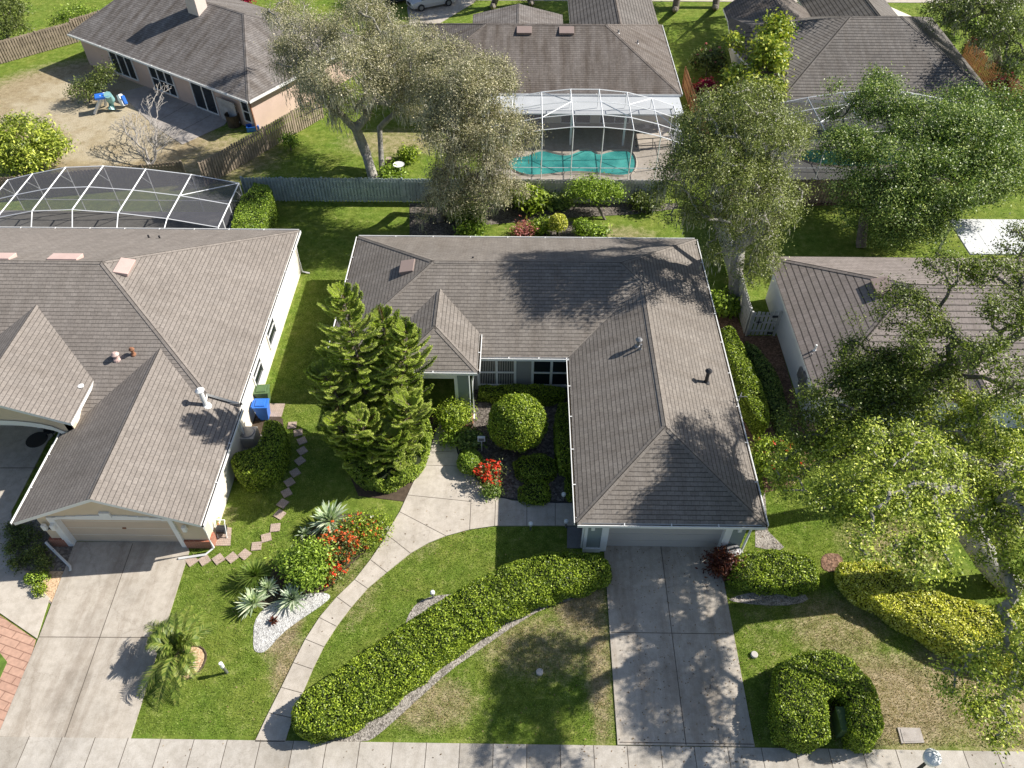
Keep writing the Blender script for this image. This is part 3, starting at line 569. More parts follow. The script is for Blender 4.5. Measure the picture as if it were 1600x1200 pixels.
# porch roof
hp = 3.2; px0, px1, pyf, ppc = -6.25, -2.03, 25.65, .45; pxm = (px0+px1)/2; pz = hp+ppc*(px1-pxm); ybk = yf+(pz-hc)/PC
ye = yf+(hp-hc)/PC
rf = roofmesh('porch_roof', [[(px1, pyf, hp), (px1, ye, hp), (pxm, ybk, pz), (pxm, pyf+px1-pxm, pz)], [(px0, pyf, hp), (pxm, pyf+px1-pxm, pz), (pxm, ybk, pz), (px0, ye, hp)], [(px0, pyf, hp), (px1, pyf, hp), (pxm, pyf+px1-pxm, pz)]], ['sh_mid', 'white', 'sh_mid'], H1)
zt = hc-.19
wb = MB()
wb.prism([(xl+.55, yf+.35), (px0+.4, yf+.35), (px0+.4, yf+1.8), (-2.35, yf+1.8), (-2.35, yf+.3), (xg+.45, yf+.3), (xg+.45, yg+.65), (xr-.55, yg+.65), (xr-.55, yb-.55), (xl+.55, yb-.55)], 0, zt, 0)
wb.build('wall', 'greywall', H1)
# front eave lookout fascia of garage front
gy = yg+.65
box_part(H1, 'garage_door', 'greydoor', (3.84, 8.73, gy-.08, gy+.02, .02, 2.2), *[(3.84, 8.73, gy-.092, gy-.081, z, z+.46) for z in (.06, .58, 1.1, 1.62)])
box_part(H1, 'garage_trim', 'white', (3.55, 3.84, gy-.35, gy+.02, 0, 2.5), (8.73, 9.03, gy-.35, gy+.02, 0, 2.5), (3.84, 8.73, gy-.34, gy+.02, 2.2, 2.5))
box_part(H1, 'pilaster', 'greygreen', (xg+.48, 3.55, gy-.32, gy+.02, 0, 2.5))
box_part(H1, 'pilaster', 'greygreen', (9.03, xr-.52, gy-.32, gy+.02, 0, 2.5))
box_part(H1, 'pilaster_trim', 'white', (xg+.4, 3.58, gy-.4, gy+.01, 0, .28), (xg+.4, xg+.52, gy-.38, gy+.01, .28, 2.5))
for sx in (3.15, 9.3):
    b = MB(); b.box(sx-.08, sx+.08, gy-.42, gy-.32, 1.75, 2.1, 0); b.box(sx-.05, sx+.05, gy-.44, gy-.42, 1.8, 2.0, 1); b.build('wall_lamp', ['white', 'lampw'], H1, bevel=.01)
gutter(H1, A, B_ and (xl, yf, hc)) if False else None
for a, c in ((B_, A), (C_, B_), (D_, C_), (E_, D_), ((px1, yf, hc), E_), (A, F_)): gutter(H1, a, c)
gutter(rf, (px0, pyf, hp), (px1, pyf, hp)); gutter(rf, (px1, pyf, hp), (px1, ye-.1, hp))
downspout(H1, [(-2.2, 25.55, hp-.15), (-2.28, 25.62, 2.6), (-2.3, 25.62, .15), (-2.3, 25.3, .08)])
downspout(H1, [(xg-.05, yg+.3, 2.6), (xg+.36, gy-.2, 2.3), (xg+.36, gy-.2, .1)])
downspout(H1, [(xr-.4, gy-.45, 2.55), (xr-.45, gy-.45, .3), (xr-.2, gy-.5, .1), (xr+1.1, gy-.45, .08)])
# porch wall, column, beam
box_part(H1, 'porch_column', 'greygreen', (-3.05, -2.48, 25.92, 26.4, 0, 3.0)); box_part(H1, 'porch_column', 'greygreen', (-5.85, -5.4, 25.92, 26.4, 0, 3.0))
box_part(H1, 'porch_trim', 'white', (-5.4, -3.05, 25.9, 26.1, 2.42, 2.66), (-3.2, -3.04, 25.9, 26.1, 0, 2.42)); box_part(H1, 'porch_beam', 'greygreen', (-5.4, -3.05, 25.95, 26.3, 2.66, 3.01), (-2.98, -2.55, 26.4, 28.9, 2.3, 3.01))
box_part(H1, 'front_door', 'greygreen', (-4.6, -3.6, 28.82, 28.9, .05, 2.15)); box_part(H1, 'wall_lamp', 'lampw', (-2.85, -2.68, 25.8, 25.92, 2.75, 2.92))
window(H1, -2.05, -.3, yf+.3, .45, 2.2, cols=2, rows=2, fr=.13, blinds=True); window(H1, .72, 2.5, yf+.3, .45, 2.2, cols=2, rows=2, fr=.13)
window(H1, 21, 22.2, xr-.55, 1, 2.1, axis='x', sgn=1); window(H1, 29, 30.4, xr-.55, 1, 2.1, axis='x', sgn=1)
def zmain(x, y): return min(hc+PC*(yb-y), hc+PC*(y-yf), hc+PC*(x-xl))
q = G(654, 418, 4.2); roofvent(H1, (xl+3.2+.35, q.y, hc+PC*3.55), 1.0, .75, .22, (-1, 0))
def onroof(u, v, zf, it=6):
    z = 3.5
    for _ in range(it): g = G(u, v, z); z = z*.4+.6*zf(g.x, g.y)
    return G(u, v, z)
zwing = lambda x, y: min(hc+PC*(x-xg), hc+PC*(xr-x), hc+PC*(y-yg))
pipe(H1, onroof(997, 540, zwing), .35, .09, 'tin'); pipe(H1, onroof(1001, 545, zwing), .3, .05, 'tin', False)
pipe(H1, onroof(1103, 597, zwing), .7, .09, 'black'); pipe(H1, onroof(739, 405, lambda x, y: hc+PC*(yb-y)), .15, .05, 'black', False)
b = MB(); vp = [onroof(u, v, lambda x, y: hc+PC*(y-yf)) for u, v in ((946, 533), (934, 545), (926, 552))]
P = np.repeat(np.array([list(p) for p in vp]), 60, 0)+rng.normal(0, 1, (180, 3))*np.array([.14, .14, .02])+np.array([0, 0, .05]); V, F = leafquads(P, .05, .5, np.tile(UP, (180, 1)))
o = npmesh('leaf_litter', V, F, 'rust', origin=vp[1]); tag(o, 'reddish dead leaves caught in the roof valley of the grey house', 'leaves', kind='stuff')
b = MB(); g = G(1148, 625, 2.8); b.tube([(xr+.1, g.y, 2.6), (xr+.2, g.y, 3.1)], .02, 5); b.tube([(xr-.1, g.y, 3.0), (xr+.5, g.y, 3.05)], .02, 5); b.tube([(xr+.0, g.y-.3, 2.9), (xr+.3, g.y+.3, 3.0)], .02, 5)
b.build('antenna', 'tin', H1)
b = MB(); g = (9.25, gy-.62, 0); b.lathe(g, [(.28, 0), (.33, .5), (.34, .62), (.3, .66)], 18); b.lathe((g[0], g[1], .66), [(.34, 0), (.3, .05), (.1, .08)], 18)
tag(b.build('hose_pot', 'tin', smooth=False), 'round grey lidded hose pot against the right pilaster of the grey garage', 'pot')

# ---- left house
PL = .455; H2 = thing('house', 'beige single storey house with tan roof and gabled garage, left of the grey house', 'house', (-20, 27, 0))
hx, hyb, hyf = -13.1, 37.5, 22.55; hz = 2.75; s2 = (hyb-hyf)/2; zr2 = hz+PL*s2; rx = hx-s2; ry = hyb-s2; xL = -44.
yr = 23.9; xh = hx-(yr-hyf); zh = hz+PL*(hx-xh)
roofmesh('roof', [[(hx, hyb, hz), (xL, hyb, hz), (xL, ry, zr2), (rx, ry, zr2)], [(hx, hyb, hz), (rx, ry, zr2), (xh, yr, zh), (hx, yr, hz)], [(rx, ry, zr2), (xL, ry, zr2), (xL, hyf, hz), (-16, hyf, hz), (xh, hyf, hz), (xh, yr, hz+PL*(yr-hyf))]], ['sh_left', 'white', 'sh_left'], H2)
# garage gable wing
gx0, gx1, gyf = -20.85, -13.08, 17.35; gz = 2.48; gxm = (gx0+gx1)/2; gzr = gz+.46*(gx1-gxm); gyb = 28
roofmesh('garage_roof', [[(gx1, gyf, gz), (gx1, yr-.02, gz), (gx1, gyb, gz), (gxm, gyb, gzr), (gxm, gyf, gzr)], [(gx0, gyf, gz), (gxm, gyf, gzr), (gxm, gyb, gzr), (gx0, gyb, gz)]], ['sh_left', 'white', 'sh_left'], H2)
# entry gable
ez = 3.6; exr = -19.8; exm = -23.3; ezr = ez+.45*(exr-exm); exl = exm-(exr-exm)
roofmesh('entry_roof', [[(exr, 21.8, ez), (exr, 26.0, ez), (exm, 29.2, ezr), (exm, 21.8, ezr)], [(exl, 21.8, ez), (exm, 21.8, ezr), (exm, 29.2, ezr), (exl, 26, ez)]], ['sh_left', 'white', 'sh_left'], H2)
wb = MB(); zt = hz-.2
wb.prism([(hx-.3, hyb-.4), (xL, hyb-.4), (xL, 24.6), (-20.35, 24.6), (-20.35, 18.4), (-19.6, 18.05), (gx1-.35, 18.05), (gx1-.35, yr-.4), (hx-.3, yr-.4)], 0, 2.28, 0)
wb.build('wall', 'beigelight', H2)
wb = MB(); gw = 17.85
wb.prism([(-20.3, gw), (-19.55, gw), (-19.55, 18.35), (-20.3, 18.35)], 0, 2.35, 0); wb.prism([(-14.63, gw), (gx1-.33, gw), (gx1-.33, 18.35), (-14.63, 18.35)], 0, 2.3, 0)
x0_, x1_ = gx0+.5, gx1-.3
for yy, sg in ((gw-.02, 1), (18.2, -1)):
    P = [(x0_, yy, 2.3), (x1_, yy, 2.3), (x1_, yy, gz+.46*(gx1-x1_)-.1), (gxm, yy, gzr-.12), (x0_, yy, gz+.46*(x0_-gx0)-.1)]
    wb.face(P if sg > 0 else P[::-1], 0)
wb.face([(x0_, gw-.02, 2.3), (x0_, 18.2, 2.3), (x1_, 18.2, 2.3), (x1_, gw-.02, 2.3)], 0)
wb.build('garage_front', 'beige', H2)
b = MB(); b.box(-19.55, -14.63, 18.06, 18.14, .02, 2.2); [b.box(-19.5, -14.68, 18.045, 18.06, z, z+.48) for z in (.05, .58, 1.11, 1.64)]; gd = b.build('garage_door', 'beigedoor', H2)
b = MB(); b.box(-17.05, -16.9, 18.0, 18.045, 1.1, 1.16); b.build('handle', 'rust', gd)
b = MB(); b.box(-19.8, -19.5, gw-.08, 18.2, 0, 2.2); b.box(-14.72, -14.52, gw-.08, 18.2, 0, 2.2)
n_ = 12
for i in range(n_):
    t0, t1 = i/n_, (i+1)/n_; xa, xb = -19.8+5.28*t0, -19.8+5.28*t1; za, zb_ = 2.2+.22*math.sin(math.pi*t0), 2.2+.22*math.sin(math.pi*t1)
    b.prism([(xa, gw-.075), (xb, gw-.075), (xb, 18.15), (xa, 18.15)], 2.14 if 0 < i < n_-1 else 2.1, (za+zb_)/2+.02)
b.prism([(-17.4, gw-.12), (-16.95, gw-.12), (-16.95, gw), (-17.4, gw)], 2.35, 2.68); b.build('garage_trim', 'white', H2)
box_part(H2, 'brick_base', 'brick', (-20.42, -19.75, gw-.1, gw+.4, 0, .55)); box_part(H2, 'brick_base', 'brick', (-14.5, gx1-.24, gw-.1, gw+.4, 0, .55))
for sx in (-20.05, -14.1, -19.68): b = MB(); b.box(sx-.09, sx+.09, gw-.25, gw-.08, 1.5, 1.85, 0); b.build('wall_lamp', ['lampw'], H2, bevel=.03)
b = MB(); b.tube([(-20.15, gw-.1, 1.35), (-19.95, gw-.1, 1.5), (-19.8, gw-.1, 1.38)], .05, 5); b.build('house_number_plaque', 'black', H2)
gutter(H2, (hx, hyb, hz), (xL, hyb, hz)); gutter(H2, (hx, yr, hz), (hx, hyb, hz)); gutter(H2, (gx1, gyf, gz), (gx1, yr-.05, gz)); gutter(H2, (gx0, 24.5, gz), (gx0, gyf, gz))
b = MB(); b.prism([(hx, yr-.06), (xh-.1, yr-.06), (xh-.1, yr-.02), (hx, yr-.02)], hz-.2, hz-.02); b.build('flashing', 'tin', H2)
downspout(H2, [(gx1-.1, gyf+.25, gz-.15), (gx1-.2, gw-.12, 2.0), (gx1-.18, gw-.2, .25), (gx1-.5, gw-.45, .1), (-14.7, gw-.65, .08)])
downspout(H2, [(gx0+.3, gw-.15, .45), (gx0+.5, gw-.3, .3), (gx0+1.6, gw-1.1, .08), (gx0+1.7, gw-1.3, .08)])
downspout(H2, [(hx-.05, hyb-.4, hz-.15), (hx-.22, hyb-.5, 2.0), (hx-.2, hyb-.5, .1), (hx+.25, hyb-.6, .06)])
downspout(H2, [(hx-.05, yr-.2, gz-.15), (hx-.2, yr-.3, 2.0), (hx-.2, yr-.3, .1)])
for a0, a1 in ((29.6, 30.9), (26.6, 27.9)): window(H2, a0, a1, hx-.3, .8, 2.05, axis='x', sgn=1, fr=.09)
# entry arch front under entry gable
b = MB(); yy = 22.15; n_ = 14; xs_ = [exl+.4+(exr-exl-.75)*i/n_ for i in range(n_+1)]
def arcz(x): t = (x-exm)/(exr-.9-exm); return 2.35+.75*math.sqrt(max(0, 1-min(1, t*t))) if abs(t) < 1 else 2.35
for i in range(n_):
    xa, xb = xs_[i], xs_[i+1]
    for y0_, fl in ((yy, 0), (yy+.3, 1)):
        P = [(xa, y0_, arcz(xa)), (xb, y0_, arcz(xb)), (xb, y0_, ez+.45*(exr-exm-abs(xb-exm))-.12), (xa, y0_, ez+.45*(exr-exm-abs(xa-exm))-.12)]
        b.face(P if not fl else P[::-1], 0)
    b.face([(xa, yy, arcz(xa)), (xa, yy+.3, arcz(xa)), (xb, yy+.3, arcz(xb)), (xb, yy, arcz(xb))], 0)
    b.face([(xa, yy-.05, arcz(xa)), (xb, yy-.05, arcz(xb)), (xb, yy-.05, arcz(xb)+.3), (xa, yy-.05, arcz(xa)+.3)], 1)
    b.face([(xa, yy-.05, arcz(xa)), (xa, yy-.003, arcz(xa)), (xb, yy-.003, arcz(xb)), (xb, yy-.05, arcz(xb))], 1)
b.box(exr-.65, exr-.3, yy, yy+.3, 0, 3.5, 0); b.box(exl+.3, exl+.65, yy, yy+.3, 0, 3.5, 0)
b.box(exr-.42, exr-.3, yy+.3, 26, 2.2, 3.5, 2); b.build('entry_arch', ['beige', 'white', 'beigelight'], H2)
box_part(H2, 'front_door', 'black', (-23.9, -21.2, 24.5, 24.59, .1, 2.25)); box_part(H2, 'door_trim', 'white', (-24.05, -23.9, 24.46, 24.59, 0, 2.4), (-21.2, -21.05, 24.46, 24.59, 0, 2.4), (-23.9, -21.2, 24.46, 24.59, 2.25, 2.4), (-22.7, -22.6, 24.47, 24.5, .1, 2.25))
zl = lambda x, y: min(hz+PL*(hyb-y), hz+PL*(y-hyf), hz+PL*(hx-x))
zgr = lambda x, y: gz+.46*min(gx1-x, x-gx0)
p = onroof(194, 418, lambda x, y: hz+PL*(hx-x)); roofvent(H2, p, 1.15, .7, .2, (1, 0), 'skylpink')
for u in (27, 130): p = onroof(u, 397, lambda x, y: hz+PL*(hyb-y)); roofvent(H2, (p.x, ry+.55, zr2-.22), 1.5, .7, .16, (0, 1), 'skylpink')
pipe(H2, onroof(183, 560, zl), .22, .1, 'skylpink'); pipe(H2, onroof(209, 553, zl), .25, .07, 'rust', True)
pipe(H2, onroof(322, 633, lambda x, y: gz+.46*(gx1-x)), .95, .11, 'white')
pipe(H2, onroof(233, 372, lambda x, y: hz+PL*(hyb-y)), .2, .05, 'black', False); pipe(H2, onroof(250, 373, lambda x, y: hz+PL*(hyb-y)), .2, .05, 'black', False)
p = onroof(127, 604, lambda x, y: ez+.45*(exr-x)); b = MB(); b.lathe(p, [(.12, 0), (.14, .06), (.05, .08)], 12); b.build('roof_cap', 'white', H2)

# ---- right house (tile roof)
H3 = thing('house', 'white walled house with pinkish tile roof half hidden by oaks, right of the grey house', 'house', (22, 30, 0))
tx0, tyb, tyf, tz = 13.95, 35.35, 24.6, 2.8; s3 = (tyb-tyf)/2; PT = .45; tzr = tz+PT*s3; tx1 = 44.
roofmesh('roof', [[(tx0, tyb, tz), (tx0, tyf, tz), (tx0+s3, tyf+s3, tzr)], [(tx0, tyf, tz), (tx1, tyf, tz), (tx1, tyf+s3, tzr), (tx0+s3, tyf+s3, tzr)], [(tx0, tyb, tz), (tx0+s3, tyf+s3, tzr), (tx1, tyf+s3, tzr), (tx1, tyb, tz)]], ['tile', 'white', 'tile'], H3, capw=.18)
fx0, fx1, fyf = 19.6, 22.9, 23.9; fxm = (fx0+fx1)/2; fz = 3.1; fzr = fz+.5*(fx1-fxm)
roofmesh('entry_roof', [[(fx1, fyf, fz), (fx1, 26, fz), (fxm, 27.5, fzr), (fxm, fyf, fzr)], [(fx0, fyf, fz), (fxm, fyf, fzr), (fxm, 27.5, fzr), (fx0, 26, fz)]], ['tile', 'white', 'tile'], H3)
b = MB(); P = [(fx0+.2, fyf+.2, 2.4), (fx1-.2, fyf+.2, 2.4), (fx1-.2, fyf+.2, fz), (fxm, fyf+.2, fzr-.15), (fx0+.2, fyf+.2, fz)]; b.face(P); b.box(fx0+.2, fx0+.6, fyf+.25, fyf+.6, 0, 3); b.box(fx1-.6, fx1-.2, fyf+.25, fyf+.6, 0, 3); b.build('entry_front', 'whitewall', H3)
b = MB(); b.prism([(tx0+.45, tyb-.4), (tx0+.45, tyf+.35), (tx0+1.8, tyf+.35), (tx0+2.2, tyf+.6), (tx1, tyf+.6), (tx1, tyb-.4)], 0, tz-.19); b.build('wall', 'whitewall', H3)
box_part(H3, 'brick_base', 'stone', (tx0+.36, tx0+1.9, tyf+.25, tyf+.7, 0, .55)); 
box_part(H3, 'garage_door', 'white', (25, 30, tyf+.5, tyf+.59, 0, 2.2)); window(H3, 17, 18.6, tyf+.6, .8, 2.1, cols=2)
p = onroof(1379, 449, lambda x, y: tz+PT*(x-tx0)); roofvent(H3, p, 1.25, .8, .22, (-1, 0), 'skyl', tilt=.45)
pipe(H3, onroof(1273, 547, lambda x, y: tz+PT*(x-tx0)), .35, .05, 'white', False)
b = MB(); mx = tx0+.45; my = 27.2
b.box(mx-.18, mx, my-.35, my+.1, .9, 1.8); b.box(mx-.14, mx, my+.2, my+.6, 1.0, 1.6); b.box(mx-.16, mx, my-.9, my-.5, .7, 1.5); b.tube([(mx-.08, my+.0, 1.8), (mx-.08, my, 3.1)], .035, 6); b.tube([(mx-.08, my-.2, .9), (mx-.08, my-.2, 0)], .04, 6)
b.lathe((mx-.18, my-.1, 1.35), [(.1, -.05), (.1, .05)], 10); b.build('meter_box', 'tin', H3, bevel=.01)
# white flat patio roof behind right house
HP = thing('patio_roof', 'white flat insulated patio roof behind the tile roofed house', 'patio roof', (29, 37.5, 0))
box_part(HP, 'panel', 'alu3', *[(25.6+i*1.25, 26.83+i*1.25, 35.9, 39.3, 2.6, 2.7) for i in range(9)])
for x in (25.8, 31, 36.5): box_part(HP, 'post', 'white', (x-.06, x+.06, 39, 39.12, 0, 2.6))

# ---- back left house (pink, chimney)
H4 = thing('house', 'pink stucco house with chimney, grey roof and tall rear windows in the top left corner', 'house', (-26, 60, 0))
a0 = Vector((-20.05, 53.45, 0)); a1 = Vector((-38.1, 65.1, 0)); dx = (a1-a0).normalized(); dy = Vector((-dx.y, dx.x, 0)); dy = dy if dy.y > 0 else -dy; L4 = (a1-a0).length; Wd = 13.0
loc4 = lambda s_, t_, z_=0: a0+dx*s_+dy*t_+Vector((0, 0, z_))
z4 = 2.7; P4 = .42; h4 = Wd/2; zr4 = z4+P4*h4
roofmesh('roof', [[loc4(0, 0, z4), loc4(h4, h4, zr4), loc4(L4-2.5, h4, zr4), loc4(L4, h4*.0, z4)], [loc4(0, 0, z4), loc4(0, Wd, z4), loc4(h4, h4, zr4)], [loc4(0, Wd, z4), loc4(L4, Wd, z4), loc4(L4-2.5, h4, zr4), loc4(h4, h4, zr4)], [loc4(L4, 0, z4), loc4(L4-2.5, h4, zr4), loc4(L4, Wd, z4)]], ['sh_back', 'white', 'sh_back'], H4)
b = MB(); b.prism([tuple(loc4(*q))[:2] for q in ((.5, .5), (L4-.5, .5), (L4-.5, Wd-.5), (.5, Wd-.5))], 0, z4-.19); b.build('wall', 'pink', H4)
def win4(s0, s1, z0, z1, cols, rows, name='window'):
    b = MB(); g = MB()
    def bx(B, sa, sb, t0, t1, za, zb): B.prism([tuple(loc4(sa, t0))[:2], tuple(loc4(sb, t0))[:2], tuple(loc4(sb, t1))[:2], tuple(loc4(sa, t1))[:2]], za, zb)
    f_ = .09
    bx(b, s0, s0+f_, .4, .52, z0, z1); bx(b, s1-f_, s1, .4, .52, z0, z1); bx(b, s0+f_, s1-f_, .4, .52, z1-f_, z1); bx(b, s0+f_, s1-f_, .4, .52, z0, z0+f_)
    for i in range(1, cols): m_ = s0+(s1-s0)*i/cols; bx(b, m_-.05, m_+.05, .41, .52, z0+f_, z1-f_)
    for j in range(1, rows): m_ = z0+(z1-z0)*j/rows; bx(b, s0+f_, s1-f_, .42, .52, m_-.03, m_+.03)
    fr_ = b.build(name, 'white', H4); bx(g, s0+f_, s1-f_, .46, .53, z0+f_, z1-f_); g.build('pane', 'glass', fr_)
win4(.75, 1.6, .5, 2.2, 1, 2); win4(4.6, 7.2, .05, 2.2, 2, 1, 'sliding_door'); win4(9.3, 12.2, .2, 2.2, 3, 2); win4(14.2, 17.2, .3, 2.2, 3, 1)
b = MB(); cs_ = 10.3
q = [tuple(loc4(*r))[:2] for r in ((cs_, 5.1), (cs_+1.25, 5.1), (cs_+1.25, 6.1), (cs_, 6.1))]; b.prism(q, 3.5, 7.2)
q = [tuple(loc4(*r))[:2] for r in ((cs_-.08, 5.02), (cs_+1.33, 5.02), (cs_+1.33, 6.18), (cs_-.08, 6.18))]; b.prism(q, 7.2, 7.38); b.build('chimney', plain('pale_chimney_stucco', (.68, .58, .52), .85, .05), H4)
gutter(H4, loc4(L4, 0, z4), loc4(0, 0, z4)); gutter(H4, loc4(0, 0, z4), loc4(0, Wd, z4))
downspout(H4, [loc4(.1, .25, 2.55), loc4(.4, .35, 2.2), loc4(.42, .4, .1)], 'rust')
b = MB()
for i in range(14):
    s_ = 2.05+i*.14; q = [tuple(loc4(*r))[:2] for r in ((s_, .14), (s_+.11, .14), (s_+.11, .2), (s_, .2))]; b.prism(q, .1, 1.9)
for z_ in (.3, 1.6): q = [tuple(loc4(*r))[:2] for r in ((2.0, .2), (4.1, .2), (4.1, .26), (2.0, .26))]; b.prism(q, z_, z_+.1)
tag(b.build('pallet', 'woodgrey'), 'weathered slatted wooden panel leaning on the pink wall beside the sliding door', 'wood panel')
g = G(367, 196); b = MB(); b.lathe(g, [(.5, 0), (.52, .9), (.56, .95), (.5, .95), (.48, .3)], 18); tag(b.build('rain_barrel', 'debris'), 'dark brown round barrel standing on soil by the pink house corner', 'barrel')
g = G(396, 203); b = MB(); b.obox((g.x, g.y, 0), .95, .55, .18, .3, z0=0.0)
for a in ((-.42, 0), (.42, 0)): b.obox((g.x+a[0]*.95, g.y+a[0]*.3, 0), .08, .6, .4, .3, z0=.0)
b.obox((g.x-.08, g.y+.25, 0), .95, .08, .4, .3, z0=0); b.obox((g.x+.08, g.y-.25, 0), .95, .08, .35, .3, z0=0)
tag(b.build('storage_tub', 'blue'), 'bright blue open plastic tub on the ground by the pink house corner', 'tub')
# toy climber
TC = thing('play_climber', 'blue, teal and white plastic play set standing on the dry backyard', 'play set', G(160, 175))
b = MB(); g = G(163, 172)
for u, v, uu, vv in ((148, 178, 158, 150), (150, 172, 165, 148), (178, 170, 170, 146), (165, 165, 163, 146)): b.tube([G(u, v, .05), G(uu, vv, 1.3)], .12, 6)
b.build('leg', 'white', TC)
b = MB(); b.obox(G(160, 150, 1.25), 1.1, .8, .16, .4); b.obox(G(160, 150, .7), .9, .7, .1, .4); b.build('canopy', 'blue', TC)
b = MB(); b.tube([G(175, 170, .15), G(173, 156, .8), G(168, 148, 1.4)], [.3, .34, .3], 8); b.build('tunnel', 'teal', TC)
b = MB(); b.tube([G(195, 165, .15), G(190, 155, .6), G(186, 148, .9)], [.25, .3, .22], 6); b.build('slide', 'white', TC); b = MB(); b.tube([G(197, 163, .5), G(191, 150, 1.0)], .16, 6); b.build('side_panel', 'blue', TC)

# ---- back middle house
H5 = thing('house', 'house with grey brown hip roof behind the arched pool cage, top middle', 'house', (2, 61, 0))
m5x0, m5x1, m5y0, m5y1, z5 = -9.2, 11.75, 55.0, 67.6, 2.7; s5 = (m5y1-m5y0)/2; zr5 = z5+.4*s5
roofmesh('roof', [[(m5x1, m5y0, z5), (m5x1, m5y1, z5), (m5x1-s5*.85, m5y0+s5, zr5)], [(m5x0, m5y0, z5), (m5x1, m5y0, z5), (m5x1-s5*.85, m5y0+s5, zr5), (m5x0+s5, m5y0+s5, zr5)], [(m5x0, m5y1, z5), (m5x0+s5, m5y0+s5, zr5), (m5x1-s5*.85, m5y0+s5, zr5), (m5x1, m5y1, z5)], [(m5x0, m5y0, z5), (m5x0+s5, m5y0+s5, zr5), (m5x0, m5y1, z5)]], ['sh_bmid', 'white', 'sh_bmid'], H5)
wx0, wx1 = 4.0, 11.6; wm = (wx0+wx1)/2
roofmesh('garage_roof', [[(wx0, 63, z5-.1), (wm, 63, 4.3), (wm, 73, 4.3), (wx0, 76, z5-.1)], [(wx1, 63, z5-.1), (wx1, 76, z5-.1), (wm, 73, 4.3), (wm, 63, 4.3)], [(wx0, 76, z5-.1), (wm, 73, 4.3), (wx1, 76, z5-.1)]], ['sh_bright', 'white', 'sh_bmid'], H5)
roofmesh('side_roof', [[(-4.2, 64, z5), (-.4, 64, z5+.9), (-.4, 69.6, z5+.9), (-4.4, 69.6, z5)], [(-.4, 64, z5+.9), (3.4, 64, z5), (3.4, 69.6, z5), (-.4, 69.6, z5+.9)]], ['sh_back', 'white', 'sh_back'], H5)
b = MB(); b.prism([(m5x0+.5, m5y0+.6), (m5x1-.5, m5y0+.6), (m5x1-.5, m5y1-.5), (wx1-.5, 75.4), (wx0+.5, 75.4), (wx0+.5, m5y1-.5), (m5x0+.5, m5y1-.5)], 0, z5-.19); b.build('wall', 'beigelight', H5)
for u in (819, 885): p = onroof(u, 46, lambda x, y: z5+.4*(y-m5y0)); roofvent(H5, (p.x, m5y0+s5-.65, zr5-.28), 1.15, .85, .22, (0, -1), 'skyl')
for u, v in ((966, 52), (996, 68)): pipe(H5, onroof(u, v, lambda x, y: z5+.47*(m5x1-x)), .25, .06, 'tin', False)
gutter(H5, (m5x0, m5y0, z5), (m5x1, m5y0, z5)); gutter(H5, (m5x1, m5y0, z5), (m5x1, m5y1, z5))
for x in (-.5, 3.0, 6.0): window(H5, x, x+2.2, m5y0+.6, .1, 2.2, cols=2, rows=1)
box_part(H5, 'patio_roof', 'alu2', (-2.5, 11.6, 52.2, 55.0, 2.45, 2.55)); box_part(H5, 'patio_post', 'white', (-.6, -.45, 52.25, 52.4, 0, 2.45), (3.5, 3.65, 52.25, 52.4, 0, 2.45), (7.4, 7.55, 52.25, 52.4, 0, 2.45), (11.2, 11.35, 52.25, 52.4, 0, 2.45))
slab('pool_deck', [(-2.6, 47.6, 0), (11.2, 47.6, 0), (11.4, 55.5, 0), (-2.6, 55.5, 0)], .03, 'deck')
pw = smoothpoly(GP(crop(760, 0, 3, [(90, 780), (180, 830), (300, 822), (400, 808), (520, 815), (640, 832), (695, 812), (705, 760), (685, 715), (640, 705), (570, 712), (525, 728), (490, 705), (440, 705), (380, 732), (320, 722), (255, 703), (180, 735), (110, 740)])), 2)
def pool(poly, mat, label):
    PL_ = thing('swimming_pool', label, 'swimming pool', (sum(p[0] for p in poly)/len(poly), sum(p[1] for p in poly)/len(poly), 0))
    b = MB(); b.prism(poly, .01, .05); b.build('water', mat, PL_)
    b = MB(); c_ = [Vector((p[0], p[1], .04)) for p in poly]; b.tube(c_+[c_[0]], .11, 4, cap=False); b.build('coping', 'deck', PL_); return PL_
pool(pw, 'water', 'freeform teal swimming pool on pale deck under the middle pool cage')
